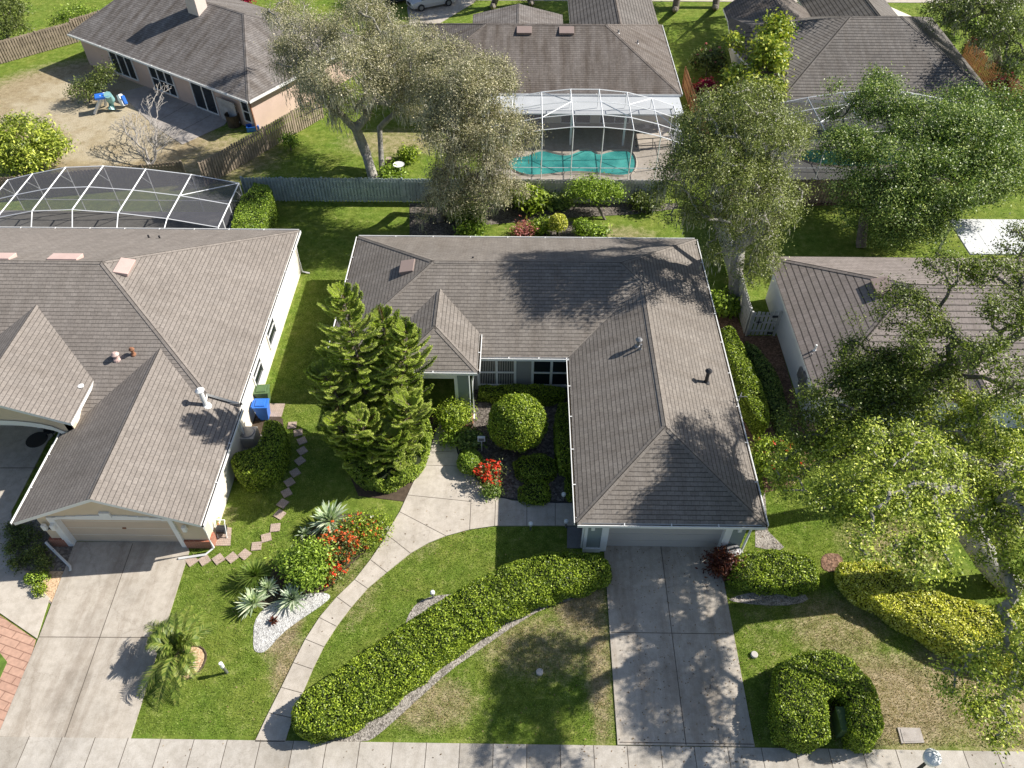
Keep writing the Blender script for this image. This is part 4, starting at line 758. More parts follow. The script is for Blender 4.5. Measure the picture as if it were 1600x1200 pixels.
def cage(label, xs_, zs_, ys_, wally, name='pool_cage', diag=(), sides=True, screen='screen', fw=.045, toph=None, lx=None):
    cg = thing(name, label, 'pool cage', (sum(xs_)/len(xs_), sum(ys_)/len(ys_), 0)); b = MB(); s_ = MB()
    n, m = len(xs_), len(ys_)
    P = lambda i, j: Vector((xs_[i], ys_[j], zs_[i]))
    for i in range(n):
        for j in range(m-1): b.bar(P(i, j), P(i, j+1), fw)
        b.bar((xs_[i], ys_[0], .03), P(i, 0), fw)
        b.bar((xs_[i], ys_[-1], .03 if wally is None else wally), P(i, m-1), fw)
    for j in range(m):
        for i in range(n-1): b.bar(P(i, j), P(i+1, j), fw)
    for i in range(n-1):
        b.bar((xs_[i], ys_[0], .9), (xs_[i+1], ys_[0], .9), fw*.8)
        for j in range(m-1): s_.face([P(i, j), P(i+1, j), P(i+1, j+1), P(i, j+1)])
        s_.face([(xs_[i], ys_[0], .05), (xs_[i+1], ys_[0], .05), P(i+1, 0), P(i, 0)])
        if wally is None: s_.face([(xs_[i], ys_[-1], .05), (xs_[i+1], ys_[-1], .05), P(i+1, m-1), P(i, m-1)])
    for i, j, k in diag: b.bar(P(i, j) if k else P(i+1, j), P(i+1, j+1) if k else P(i, j+1), fw)
    for e in (0, n-1):
        for j in range(m):
            b.bar((xs_[e], ys_[j], .03), P(e, j), fw)
        for j in range(m-1): b.bar((xs_[e], ys_[j], .9), (xs_[e], ys_[j+1], .9), fw*.8); s_.face([(xs_[e], ys_[j], .05), (xs_[e], ys_[j+1], .05), P(e, j+1), P(e, j)])
    b.build('frame', 'alu', cg); s_.build('screen', screen, cg); return cg
cage('tall arched white pool cage over the teal pool in the top middle', [-2.7, -.75, 1.35, 3.42, 5.45, 7.45, 9.3, 10.95], [2.9, 3.3, 3.72, 3.95, 3.95, 3.75, 3.3, 2.75], [47.7, 49.4, 51.25, 53.1], 2.6, diag=[(2, 2, 0), (5, 2, 1), (2, 1, 1), (4, 1, 0), (6, 1, 0)], screen='screenl', fw=.05)
b = MB(); c_ = [G(985, 218, .7), G(1040, 215, .7)]; b.bar(G(992, 228, .35), G(1050, 226, .35), .05); b.bar(G(992, 218, .75), G(1048, 214, .75), .05); [b.bar(G(u, 230, .03), G(u, 217, .75), .05) for u in (994, 1020, 1047)]
tag(b.build('bench', 'black'), 'dark metal bench on the pool deck near the cage right corner', 'bench')
b = MB(); g = G(1010, 205, .0); b.obox((g.x, g.y, 0), 1.8, .6, .12, .1, z0=.3); b.obox((g.x+.7, g.y, 0), .5, .6, .1, .1, z0=.55)
for a in (-.8, .8): b.obox((g.x+a, g.y, 0), .06, .5, .3, 0, z0=.03)
tag(b.build('lounge_chair', 'black'), 'dark lounge chair in shade by the house on the middle pool deck', 'lounge chair')
# left cage
cage('wide low white pool cage with dark screens behind the left beige house', [-35.4, -33.0, -31.4, -29.05, -26.6, -23.95, -21.15, -18.3], [1.9, 2.5, 2.8, 3.3, 3.42, 3.22, 2.85, 2.3], [38.45, 40.9, 43.35], 2.7, diag=[(6, 1, 1)], fw=.06) if False else None
CX = [-33.2, -31.4, -29.05, -26.6, -23.95, -21.15, -18.25]; CZ = [2.35, 2.8, 3.3, 3.42, 3.22, 2.85, 2.25]
cg = thing('pool_cage', 'wide low white pool cage with dark screens behind the left beige house', 'pool cage', (-26, 41, 0)); b = MB(); s_ = MB()
Y0, Y1, Y2 = 38.45, 40.9, 43.3
PP = lambda i, y: Vector((CX[i], y, CZ[i]))
for i in range(7):
    b.bar(PP(i, Y0), PP(i, Y2), .065); b.bar(PP(i, Y0), (CX[i], 37.6, 2.6 if i < 6 else .1), .05); b.bar(PP(i, Y2), (CX[i], Y2, .05), .045); b.bar(PP(i, Y2-.9), (CX[i], Y2, CZ[i]-1.1), .04)
for y in (Y0, Y1, Y2):
    for i in range(6): b.bar(PP(i, y), PP(i+1, y), .045)
for i in range(6):
    s_.face([PP(i, Y0), PP(i+1, Y0), PP(i+1, Y1), PP(i, Y1)]); s_.face([PP(i, Y1), PP(i+1, Y1), PP(i+1, Y2), PP(i, Y2)])
    s_.face([(CX[i], Y2, .05), (CX[i+1], Y2, .05), PP(i+1, Y2), PP(i, Y2)]); b.bar((CX[i], Y2, .9), (CX[i+1], Y2, .9), .04)
b.bar(PP(5, Y1), PP(6, Y2), .045)
for y in (Y0, Y0+.9, Y1, Y2): b.bar(PP(6, y), (CX[6], y, .05), .05)
b.bar((CX[6], Y0, 1.2), (CX[6], Y2, 1.2), .045); s_.face([(CX[6], Y0, .05), (CX[6], Y2, .05), PP(6, Y2), PP(6, Y0)])
b.build('frame', 'alu', cg); s_.build('screen', screenm('dark_insect_screen', (.1, .1, .115), .5), cg)
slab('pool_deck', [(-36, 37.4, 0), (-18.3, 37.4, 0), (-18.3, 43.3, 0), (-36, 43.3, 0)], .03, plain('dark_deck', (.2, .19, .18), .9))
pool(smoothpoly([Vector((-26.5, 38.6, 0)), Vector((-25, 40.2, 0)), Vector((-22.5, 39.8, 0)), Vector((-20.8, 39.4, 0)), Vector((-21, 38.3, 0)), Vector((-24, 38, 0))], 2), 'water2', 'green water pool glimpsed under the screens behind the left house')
# right back house + cage
H6 = thing('house', 'house with dark grey hip roof and wings in the top right, above the green tree', 'house', (27, 61, 0))
z6 = 2.7; e0, e1, y60, y61 = 18.9, 34.8, 54.2, 69.5
rz6 = 5.6
roofmesh('roof', [[(e0, y60, z6), (e1, y60, z6), (29.3, 62.2, rz6), (25.4, 62.2, rz6)], [(e0, y60, z6), (25.4, 62.2, rz6), (17.9, 62.5, rz6-.9), (16.8, 62.4, z6+.3)], [(16.8, 62.4, z6+.3), (17.9, 62.5, rz6-.9), (25.4, 62.2, rz6), (25, 69.5, z6), (17.7, 69.5, z6)], [(e1, y60, z6), (e1+.6, 69.5, z6), (29.3, 62.2, rz6)], [(25.4, 62.2, rz6), (29.3, 62.2, rz6), (e1+.6, 69.5, z6), (25, 69.5, z6)]], ['sh_bright', 'white', 'sh_bright'], H6)
roofmesh('wing_roof', [[(17.4, 63, z6+.15), (21.2, 64, 4.6), (21.2, 73, 4.6), (17.6, 71, z6+.1)], [(25, 64, z6), (25, 71, z6), (21.2, 73, 4.6), (21.2, 64, 4.6)]], ['sh_bmid', 'white', 'sh_bmid'], H6)
roofmesh('garage_roof', [[(24.8, 64, z6), (28.7, 64, 4.75), (28.7, 72, 4.75), (24.8, 74, z6)], [(32.6, 64, z6), (32.6, 74, z6), (28.7, 72, 4.75), (28.7, 64, 4.75)], [(24.8, 74, z6), (28.7, 72, 4.75), (32.6, 74, z6)]], ['sh_bright', 'white', 'sh_bright'], H6)
b = MB(); b.prism([(e0+.5, y60+.6), (e1-.5, y60+.6), (e1-.1, 69), (32.1, 73.5), (25.3, 73.5), (25.3, 69), (18.3, 69), (17.8, 62.6)], 0, z6-.19); b.build('wall', 'beigelight', H6)
cage('white pool cage mostly hidden behind the big green tree at right', [18.0, 20.6, 23.0, 25.4, 27.8, 30.2, 32.6], [2.6, 3.2, 3.6, 3.8, 3.6, 3.2, 2.6], [47.9, 50.0, 51.9, 53.6], 2.6, screen='screen', fw=.055, diag=[(1, 1, 1), (4, 2, 0)])
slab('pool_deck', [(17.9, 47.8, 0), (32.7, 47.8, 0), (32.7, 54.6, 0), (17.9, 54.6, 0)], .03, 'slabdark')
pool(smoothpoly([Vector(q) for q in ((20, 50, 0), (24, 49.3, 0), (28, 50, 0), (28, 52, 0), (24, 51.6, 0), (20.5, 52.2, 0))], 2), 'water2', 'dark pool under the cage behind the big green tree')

# ------------------------------------------------------------------ fences
def fence(label, a, c, h=1.8, mat='wood', bw=.14, gap=.075, posts=2.44, double=True, name='fence', postmat=None):
    a, c = Vector(a), Vector(c); a.z = c.z = 0; d = c-a; Ln = d.length; d.normalize(); s_ = Vector((-d.y, d.x, 0)); rot = math.atan2(d.y, d.x)
    fn = thing(name, label, 'fence', (a+c)/2); n = max(1, int(Ln/posts)); b = MB(); k = 0; x = .05
    while x < Ln-.05:
        for sd, off in ((1, 0), (-1, (bw+gap)/2)) if double else ((1, 0),):
            p = a+d*(x+off+bw/2)+s_*.05*sd; hh = h+random.uniform(-.03, .03)
            b.obox((p.x, p.y, 0), bw*random.uniform(.92, 1), .022, hh-.05, rot+random.uniform(-.02, .02), z0=.04)
        x += bw+gap+.005
    for z_ in (.35, h*.55, h-.3): m_ = (a+c)/2; b.obox((m_.x, m_.y, 0), Ln, .05, .09, rot, z0=z_)
    b.build('board_panel', mat, fn); p0 = None
    for i in range(n+1):
        p = a+d*Ln*i/n
        if p0 is None:
            q = MB(); q.obox((p.x, p.y, 0), .1, .1, h+.06, rot, z0=0); p0 = q.build('post', postmat or mat, fn); pp = p
        else:
            o = p0.copy(); link(o); o.parent = fn; o.location = p-pp
    return fn
fence('long faded teal board fence behind the left and grey houses back lawns', (-18.6, 44.7, 0), (-2.6, 44.7, 0), 1.8, 'woodteal')
fence('weathered board fence below the middle pool cage', (-2.5, 44.75, 0), (9.6, 44.85, 0), 1.75, 'woodgrey')
fence('shaded brown board fence under the big green tree at right', (14, 44.9, 0), (32, 45.2, 0), 1.8, 'wood')
fence('brown slatted fence running diagonally from teal fence to the pink house', G(322, 291), G(505, 184), 1.8, 'wood')
fence('brown board fence at the far left edge behind the dry yard', (-47, 63.5, 0), G(122, 66), 1.8, 'wood')
fence('brown board fence meeting the pink house roof corner at top left', G(122, 62), G(165, 48), 1.8, 'wood')
fence('orange new board fence right of the middle house', (13.15, 61.5, 0), (13.35, 49.5, 0), 1.8, 'woodor', .14, .0, double=False)
fence('orange horizontal topped fence beside the dark roof in the top right corner', G(1500, 95), G(1600, 190), 1.8, 'woodor')
fence('pale grey side fence between grey house and tile roofed house', (12.7, 44.5, 0), (12.6, 32.0, 0), 1.8, 'woodgrey')
fence('dark board fence at the bottom of the dry yard behind the left pool cage', (-36, 44.3, 0), (-23.3, 46.8, 0), 1.7, 'wood')
GT = fence('pale grey wooden gate with black latch between side fence and white wall', (12.65, 31.75, 0), (14.2, 31.78, 0), 1.75, 'woodgrey', .17, .06, double=False, name='gate')
b = MB(); b.box(13.75, 14.05, 31.66, 31.71, 1.45, 1.55); b.box(13.75, 14.05, 31.66, 31.71, .25, .33); b.build('hinge', 'black', GT)
b = MB(); b.box(12.95, 13.25, 31.64, 31.68, 1.1, 1.14); b.box(13.05, 13.1, 31.64, 31.68, .95, 1.35); b.build('latch', 'black', GT)
for o in bpy.data.objects:
    if o.get('category') == 'fence' and o.name.startswith('gate'): o['category'] = 'gate'

# ------------------------------------------------------------------ vegetation
def cluster_leaves(pts, per, sig, size, aspect, upb, flat=.7):
    n = len(pts)*per; C0 = np.repeat(pts, per, 0); sg = np.repeat(rng.uniform(.7, 1.3, len(pts)), per)[:, None]*sig
    O = rng.normal(0, 1, (n, 3))*sg; O[:, 2] *= flat
    N_ = unit(O+1e-6)*.5+UP*upb
    return leafquads(C0+O, size, aspect, N_, .9)
def tree(name, label, cat, trunk, blobs, npts=260, per=110, sig=.45, leaf='l_oak', size=.085, aspect=.45, bark='bark', moss=0, group=None, r0=.28, upb=.6, twigs=1, mossmat='moss', flat=.7, lowcut=.35, extra=None, pen=.3):
    """trunk: list of world points up to the fork; blobs: (centre Vector, rx, ry, rz)"""
    base = Vector(trunk[0]); t = thing(name, label, cat, (base.x, base.y, base.z), group)
    W = np.array([b_[1]*b_[2]*b_[3] for b_ in blobs])**.8; W /= W.sum(); pts = []
    for b_, k in zip(blobs, rng.multinomial(npts, W)):
        d = unit(rng.normal(size=(max(k, 1)*2, 3))); d = d[d[:, 2] > -lowcut-.3*rng.random(len(d))][:max(k, 1)]
        rr = rng.uniform(.45, 1.0, (len(d), 1))**.55
        pts.append(np.array(b_[0])+d*rr*np.array([b_[1], b_[2], b_[3]]))
    pts = np.concatenate(pts)
    nodes = [np.array(p, float) for p in trunk]; par = [-1]+list(range(len(trunk)-1)); tips = []
    fork = nodes[-1]; depth = [0.]
    for i in range(1, len(nodes)): depth.append(depth[-1]+np.linalg.norm(nodes[i]-nodes[i-1]))
    order = np.argsort(np.linalg.norm(pts-fork, axis=1)); NA = np.zeros((len(trunk)+len(pts)*3+5, 3)); DA = np.zeros(len(NA)); cnt = len(nodes)
    NA[:cnt] = nodes; DA[:cnt] = depth; st = max(0, len(trunk)-2)
    for oi in order:
        p = pts[oi]; dd = np.linalg.norm(NA[st:cnt]-p, axis=1); j = st+int(np.argmin(dd*1.0+DA[st:cnt]*pen)); q = NA[j]; Lg = np.linalg.norm(p-q); k0 = j
        for f_ in (.4, .75, 1.):
            m_ = q+(p-q)*f_
            if f_ < 1: m_ = m_+rng.normal(0, .09*Lg, 3)+np.array([0, 0, .05*Lg])
            NA[cnt] = m_; DA[cnt] = DA[k0]+np.linalg.norm(m_-NA[k0]); par.append(k0); k0 = cnt; cnt += 1
        tips.append(k0)
    par = np.array(par); wt = np.zeros(cnt); wt[tips] = 1.
    for i in range(cnt-1, 0, -1): wt[par[i]] += wt[i]
    rad = r0*(wt/wt[0])**.46; rad = np.maximum(rad, .012)
    ns = 6; i_ = np.arange(1, cnt); A_, B2 = NA[par[i_]], NA[i_]; ra, rb = rad[par[i_]], rad[i_]; ra = np.where(par[i_] == 0, ra*1.15, np.minimum(ra, rb*1.6))
    D = unit(B2-A_); X = np.cross(D, np.array([.13, .31, .94])); X = unit(X); Y = np.cross(D, X); V = []
    th_ = np.arange(ns)*2*math.pi/ns
    ca, sa = np.cos(th_)[None, :, None], np.sin(th_)[None, :, None]; ring = X[:, None]*ca+Y[:, None]*sa
    V = np.concatenate([A_[:, None]-D[:, None]*(ra*.3)[:, None, None]+ring*ra[:, None, None], B2[:, None]+D[:, None]*(rb*.3)[:, None, None]+ring*rb[:, None, None]], 1).reshape(-1, 3)
    k = np.arange(len(i_))[:, None]*2*ns; q = np.arange(ns)[None]; F = np.stack([k+q, k+(q+1) % ns, k+ns+(q+1) % ns, k+ns+q], -1).reshape(-1, 4)
    npmesh('trunk', V, F, bark, t)
    if per:
        mids = (NA[tips]*.6+NA[par[tips]]*.4)
        P = np.concatenate([NA[tips], mids]); V, F = cluster_leaves(P, per//2, sig, size, aspect, upb, flat); npmesh('crown', V, F, leaf, t)
    if moss:
        low = NA[tips][rng.random(len(tips)) < .75]; n = int(moss); C0 = low[rng.integers(0, len(low), n//14)]; C0 = np.repeat(C0, 14, 0)+rng.normal(0, .22, (len(C0)*14, 3)); C0[:, 2] -= rng.uniform(.1, 1.1, len(C0))
        dz = np.tile([0.03, .02, -1.], (len(C0), 1))+rng.normal(0, .12, (len(C0), 3)); V, F = leafquads(C0, .22, .1, None, 1., dz); npmesh('moss', V, F, mossmat, t)
    if extra: extra(t, NA[tips])
    return t
def B(u, v, z, rx, ry=None, rz=None): p = G(u, v, z); return (p, rx, ry or rx, rz or rx*.6)
print('trees')
tree('oak_tree', 'large mossy oak with leaning grey trunk in front of the middle house, left one', 'tree', [G(584, 281), G(572, 240, 1.2), G(562, 215, 2.4), G(556, 200, 3.4)],
     [B(480, 60, 8, 2.4), B(560, 40, 9, 2.6), B(620, 90, 8.5, 2.4), B(540, 110, 8.5, 2.6), B(500, 150, 6.5, 2.0), B(600, 150, 7, 2.2), B(470, 110, 6.5, 1.8), B(640, 60, 8, 2.0), B(450, 20, 8, 1.6), B(680, 120, 7.5, 1.9), B(540, 170, 5, 1.6), B(455, 75, 7, 1.3)],
     400, 190, .34, 'l_moss', .052, moss=9500, bark='barkl', r0=.36)
tree('oak_tree', 'slender second mossy oak just right of the leaning trunk behind the teal fence', 'tree', [G(597, 271), G(595, 235, 1.3), G(593, 200, 2.6)],
     [B(620, 120, 6, 2.0), B(600, 60, 7.5, 1.8), B(660, 160, 5, 1.7)], 140, 180, .34, 'l_moss', .062, moss=1800, bark='barkl', r0=.2)
tree('oak_tree', 'drooping moss hung oak over the fence between teal fence and pool cage', 'tree', [G(690, 345), G(688, 300, 1.5), G(700, 260, 3)],
     [B(720, 140, 9, 2.1), B(770, 190, 7.5, 1.7), B(700, 200, 7.5, 1.7), B(760, 120, 9, 1.7), B(740, 230, 6, 1.8), B(795, 240, 5, 1.3), B(700, 280, 4, 1.4), B(690, 130, 8.5, 1.6), B(760, 290, 3.2, 1.6), B(680, 320, 2.2, 1.2), B(700, 90, 9, 1.5), B(800, 300, 2.6, 1.0), B(730, 320, 2.2, 1.3), B(820, 210, 5.5, .9)],
     440, 220, .34, 'l_moss', .052, moss=5500, bark='bark', r0=.3)
tree('oak_tree', 'tall light green oak between the grey house and the tile roofed house', 'tree', [G(1150, 478), G(1150, 430, 1.4), G(1155, 380, 2.8), G(1150, 340, 4)],
     [B(1120, 250, 10, 2.2), B(1180, 200, 11, 2.0), B(1170, 290, 9, 2.1), B(1080, 270, 9.5, 1.6), B(1220, 230, 9.5, 1.7), B(1210, 300, 8, 1.5), B(1065, 335, 7.5, .9), B(1140, 165, 12, 1.5), B(1180, 370, 6, 1.3), B(1170, 430, 4.2, .8), B(1110, 330, 7.5, 1.4), B(1230, 195, 9, 1.3), B(1100, 200, 11, 1.4), B(1190, 150, 12, 1.0), B(1150, 350, 6.5, 1.3), B(1190, 410, 5, 1.0), B(1120, 390, 5.5, .8), B(1090, 315, 8, 1.2), B(1040, 300, 8, .8), B(1215, 345, 6, .9)],
     440, 170, .29, 'l_tall', .052, bark='barkl', r0=.42, moss=2600)
tree('broadleaf_tree', 'broad dense dark green tree covering the right rear yards', 'tree', [G(1345, 385), G(1350, 340, 1.4), G(1380, 300, 3)],
     [B(1380, 160, 6, 1.9), B(1330, 230, 5, 1.7), B(1450, 200, 6, 2.3), B(1520, 220, 6, 2.4), B(1400, 250, 5.5, 2.1), B(1480, 280, 5, 2.4), B(1560, 270, 5, 2.1), B(1410, 320, 4, 1.9), B(1340, 300, 4, 1.5), B(1590, 210, 5.5, 1.8), B(1370, 130, 6, 1.0), B(1440, 350, 3, 1.4), B(1310, 140, 5, .7), B(1500, 160, 6, 1.4)  , B(1340, 335, 3, 1.1), B(1400, 365, 2.5, 1.1), B(1460, 320, 3.5, 1.3), B(1290, 180, 5, .8), B(1580, 160, 6, 1.2)],
     620, 240, .4, 'l_dark', .068, aspect=.5, r0=.3, flat=.75)
tree('loquat_tree', 'upright tree with coarse yellow green leaves left of the dark roof', 'tree', [G(1180, 190), G(1180, 165, 1), G(1180, 145, 1.8)],
     [B(1200, 90, 4.5, 1.2, 1.2, 1.4), B(1210, 50, 5.5, .9, .9, 1.1), B(1160, 120, 3.5, 1.1), B(1150, 70, 4.5, .6, .6, .9), B(1200, 140, 3, 1.2)], 120, 60, .35, 'l_broad', .15, aspect=.5, r0=.14)
tree('oak_tree', 'dark mossy oak at the top right corner beyond the orange fence', 'tree', [G(1560, 130), G(1560, 100, 1.5), G(1555, 70, 3)],
     [B(1530, 20, 6, 2.6), B(1590, 60, 6, 2.4), B(1480, 20, 5.5, 1.8), B(1600, 110, 4.5, 1.8), B(1560, -20, 7, 2.5), B(1550, 60, 5, 1.5)], 200, 110, .42, 'l_olive', .09, moss=2500, bark='bark', r0=.3)
tree('mango_tree', 'rounded bright leafy tree at the left edge of the dry yard', 'tree', [G(40, 270), G(42, 255, .7), G(40, 245, 1.2)],
     [B(35, 215, 2.2, 2.0, 1.7, 1.3), B(75, 225, 1.7, 1.2), B(0, 230, 2, 1.3), B(40, 250, 1.2, 1.7, 1.2, .8)], 170, 90, .32, 'l_front', .12, aspect=.35, r0=.14)
tree('bare_tree', 'bare grey twiggy tree in the dry yard behind the left pool cage', 'tree', [G(235, 262), G(228, 235, 1.0)],
     [B(215, 190, 2.0, 1.3), B(240, 160, 2.6, 1.0), B(190, 200, 1.5, 1.0), B(260, 210, 1.3, 1.0), B(235, 215, 1.6, 1.6), B(255, 140, 2.5, .8)], 620, 0, bark='twig', r0=.11, pen=.75)
tree('shrub', 'olive bushy shrub behind the play set beside the pink house', 'shrub', [G(140, 160), G(140, 150, .5)], [B(165, 115, 1.6, .9), B(130, 140, 1.1, 1.0), B(150, 130, 1.3, .9)], 60, 60, .3, 'l_olive', .08, r0=.06)
tree('crape_tree', 'pale green flowering tree at the top left corner', 'tree', [G(12, 60), G(12, 40, 1.2)], [B(10, 20, 2.5, 1.6), B(20, 45, 1.5, 1.2), B(0, 0, 3, 1.4)], 90, 80, .35, 'l_olive', .09, r0=.12)
tree('shrub', 'light green spreading shrub behind the pink house fence at top', 'shrub', [G(118, 40), G(118, 35, .5)], [B(120, 25, 1.2, 1.6, 1.2, .8), B(95, 33, .9, .9)], 60, 50, .3, 'l_lime', .08, r0=.06)
tree('oak_tree', 'street oak behind the dark roof at the top edge, its crown above the photo', 'tree', [Vector((28, 80, 0)), Vector((28, 79, 3.5))],
     [(Vector((25.5, 64.5, 9.5)), 3, 2.6, 1), (Vector((27.5, 70, 9.5)), 3.2, 3, 1), (Vector((25, 75, 9)), 3, 3, 1), (Vector((30, 76, 9)), 3, 3, 1)], 200, 90, .45, 'l_oak', .1, r0=.3)
# front oaks
tree('oak_tree', 'big fresh green oak over the front right lawn and yellow hedge', 'tree', [G(1575, 912), G(1545, 880, 1.5), G(1520, 840, 3.2), G(1500, 800, 4.8)],
     [B(1225, 735, 5.5, .9, .9, .4), B(1260, 740, 6, 1.4, 1.4, .5), B(1290, 690, 6.5, 1.2, 1.1, .5), B(1340, 700, 7, 1.8, 1.6, .6), B(1360, 650, 7.5, 1.5, 1.3, .5), B(1330, 780, 8.5, 1.4, 1.2, .5), B(1300, 775, 8.5, .8, .8, .3), B(1420, 730, 9.5, 1.9, 1.8, .6), B(1410, 810, 9.5, 1.4, 1.2, .5), B(1370, 855, 9.5, .7, .7, .3), B(1450, 870, 9, .9, .8, .4), B(1500, 700, 8, 1.8, 1.8, .5), B(1510, 790, 8, 1.4, 1.3, .4), B(1585, 740, 8.5, 1.6, 1.5, .5), B(1600, 840, 8, 1.5, 1.4, .5), B(1480, 640, 8, 1.3, 1.2, .5), B(1570, 660, 8.5, 1.4, 1.4, .6), B(1560, 880, 7.5, .9, .9, .4), B(1590, 950, 7, 1.1, 1.0, .4), B(1690, 1000, 9, 1.6, 1.6, .6), B(1500, 1060, 6, .9, .7, .3), B(1570, 1040, 7, 1.0, .9, .4), B(1550, 1120, 5, .8, .8, .3), B(1660, 780, 9.5, 1.6, 1.6, .6), (Vector((21.6, 13.0, 8)), 1.5, 1.3, .4)],
     640, 145, .23, 'l_front', .052, aspect=.5, bark='barkl', r0=.52, upb=.8)
tree('oak_tree', 'darker oak with bare curving limbs spreading over the pinkish tile roof', 'tree', [G(1560, 770), G(1560, 730, 1.6), G(1545, 690, 3.4), G(1530, 640, 5.4)],
     [B(1420, 480, 10, 1.4, 1.2, .6), B(1350, 560, 8.5, 1.2, 1, .5), B(1460, 540, 10, 1.5, 1.1, .6), B(1480, 420, 11, 1.0, .9, .5), B(1560, 430, 11, 1.3, 1, .5), B(1590, 490, 11, 1.3, 1, .5), B(1380, 620, 8, 1.2, 1, .6), B(1560, 560, 11, .9, .8, .5), B(1440, 600, 9, 1.1, .9, .5), B(1340, 505, 8, .7, .6, .3), B(1600, 380, 11, 1.0, 1, .4), B(1330, 640, 6.5, .9, .8, .5), B(1400, 595, 8, 1.6, 1.4, .7), B(1350, 590, 7.5, 1.2, 1.1, .6), B(1450, 575, 9, 1.3, 1.2, .6), (Vector((12.3, 19.9, 7.6)), 1.6, 1.3, .7), (Vector((13.6, 20.5, 8.2)), 1.3, 1.2, .7), (Vector((11.2, 19.3, 6.7)), 1.2, 1.0, .5), B(1600, 620, 10, 1.2, 1, .6)],
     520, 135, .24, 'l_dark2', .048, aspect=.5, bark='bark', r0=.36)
# ------------------------------------------------------------------ hedges and shrubs
def hedge(name, label, cat, poly, h, leaf, dens=420, size=.06, group=None, wob=.1, aspect=.6, hfun=None, core='hcore', smooth=1, z0=0.):
    """clipped hedge: inner twig body plus a coat of leaves"""
    dens *= 1.7; size *= .76
    poly = smoothpoly([Vector((p[0], p[1], 0)) for p in poly], smooth)
    a_ = sum(poly[k].x*poly[(k+1) % len(poly)].y-poly[(k+1) % len(poly)].x*poly[k].y for k in range(len(poly)))/2
    if a_ < 0: poly.reverse()
    area = abs(a_); n = int(area*dens); q = samplepoly(poly, n)
    hh = lambda x, y: h+wob*(np.sin(x*3.1+y*1.7)+np.sin(y*4.3-x*2.2)+np.sin(x*7.7+y*6.1)*.6)*.5+(hfun(x, y) if hfun else 0)
    # distance to outline for rounded shoulders
    A_ = np.array([[p.x, p.y] for p in poly]); Bq = np.roll(A_, -1, 0)
    def dist(Q):
        best = np.full(len(Q), 9.)
        for a, c in zip(A_, Bq):
            ab = c-a; t_ = np.clip(((Q-a)@ab)/max(ab@ab, 1e-9), 0, 1); best = np.minimum(best, np.linalg.norm(Q-(a+t_[:, None]*ab), axis=1))
        return best
    d = dist(q); r_ = .28; sh = np.where(d < r_, r_-np.sqrt(np.maximum(0, r_**2-(r_-d)**2)), 0)*.8
    z = hh(q[:, 0], q[:, 1])-sh+rng.normal(0, .025, n); P = np.column_stack([q, z]); parts = []
    V, F = leafquads(P, size, aspect, np.tile(UP*.75, (n, 1)), 1.); parts.append((V, F, 0))
    seg = Bq-A_; ln = np.linalg.norm(seg, axis=1); per = ln.sum(); m = int(per*h*dens*1.1); idx = rng.choice(len(A_), m, p=ln/per); t_ = rng.random((m, 1)); Q = A_[idx]+seg[idx]*t_
    nr = np.column_stack([seg[idx][:, 1], -seg[idx][:, 0]])/ln[idx][:, None]; zz = rng.uniform(.05, 1, m); bul = .06*np.sin(Q[:, 0]*5+zz*4)+rng.normal(0, .02, m)-np.clip(zz-.75, 0, 1)*.5
    Q2 = Q+nr*bul[:, None]; P = np.column_stack([Q2, z0+zz*hh(Q[:, 0], Q[:, 1])*.98]); NN = np.column_stack([nr, np.full(m, .3)])*.8
    V, F = leafquads(P, size, aspect, NN, 1.); parts.append((V, F, 0))
    V, F, mi = join(parts); ctr = A_.mean(0); t = thing(name, label, cat, (ctr[0], ctr[1], 0), group)
    npmesh('foliage', V, F, leaf, t)
    ins = [Vector((ctr[0], ctr[1], 0))]; b = MB(); k = len(poly)
    inner = []
    for i in range(k):
        e1 = (poly[i]-poly[i-1]).normalized(); e2 = (poly[(i+1) % k]-poly[i]).normalized(); nn = Vector((-(e1+e2).y, (e1+e2).x, 0)); nn = nn.normalized() if nn.length > 1e-6 else Vector((0, 0, 0)); inner.append(poly[i]+nn*.12)
    b.prism([(p.x, p.y) for p in inner], 0.02, max(.1, h-.16)); b.build('stems', core, t)
    return t
def sv(*a): return GP(list(a))
hedge('hedge', 'long curved clipped green hedge sweeping from the sidewalk up to the grey garage', 'hedge',
      GP([(450, 1118), (462, 1092), (505, 1058), (560, 1020), (620, 980), (690, 935), (760, 892), (830, 864), (900, 858), (950, 870), (958, 892), (935, 906), (880, 920), (830, 936), (775, 965), (715, 1004), (655, 1052), (600, 1095), (550, 1128), (500, 1145), (462, 1140)], 1.1), 1.1, 'l_hedge', 460, .055)
hedge('hedge', 'low dark green box hedge by the driveway right of the grey garage', 'hedge', GP([(1143, 872), (1165, 858), (1235, 858), (1272, 868), (1284, 895), (1276, 915), (1230, 918), (1165, 912), (1142, 900)], .75), .75, 'l_hedge', 420, .055)
hedge('hedge', 'long bright yellow green hedge on the front right lawn', 'hedge', GP([(1308, 888), (1322, 873), (1360, 872), (1400, 886), (1440, 905), (1480, 925), (1520, 940), (1570, 945), (1640, 945), (1700, 960), (1700, 1060), (1640, 1050), (1570, 1038), (1520, 1025), (1470, 1002), (1420, 972), (1370, 942), (1325, 915)], .9), .9, 'l_yellow', 420, .06)
U = crop(1100, 650, 1/.4583, [(245, 890), (262, 835), (330, 800), (420, 790), (510, 820), (575, 890), (605, 970), (618, 1060), (600, 1100), (555, 1115), (512, 1095), (500, 1040), (495, 965), (465, 945), (430, 955), (428, 1030), (435, 1085), (400, 1110), (330, 1105), (262, 1080), (245, 990)])
hedge('hedge', 'U shaped clipped hedge around a utility box near the sidewalk at right', 'hedge', GP(U, 1.25), 1.25, 'l_hedge', 460, .05, smooth=0)
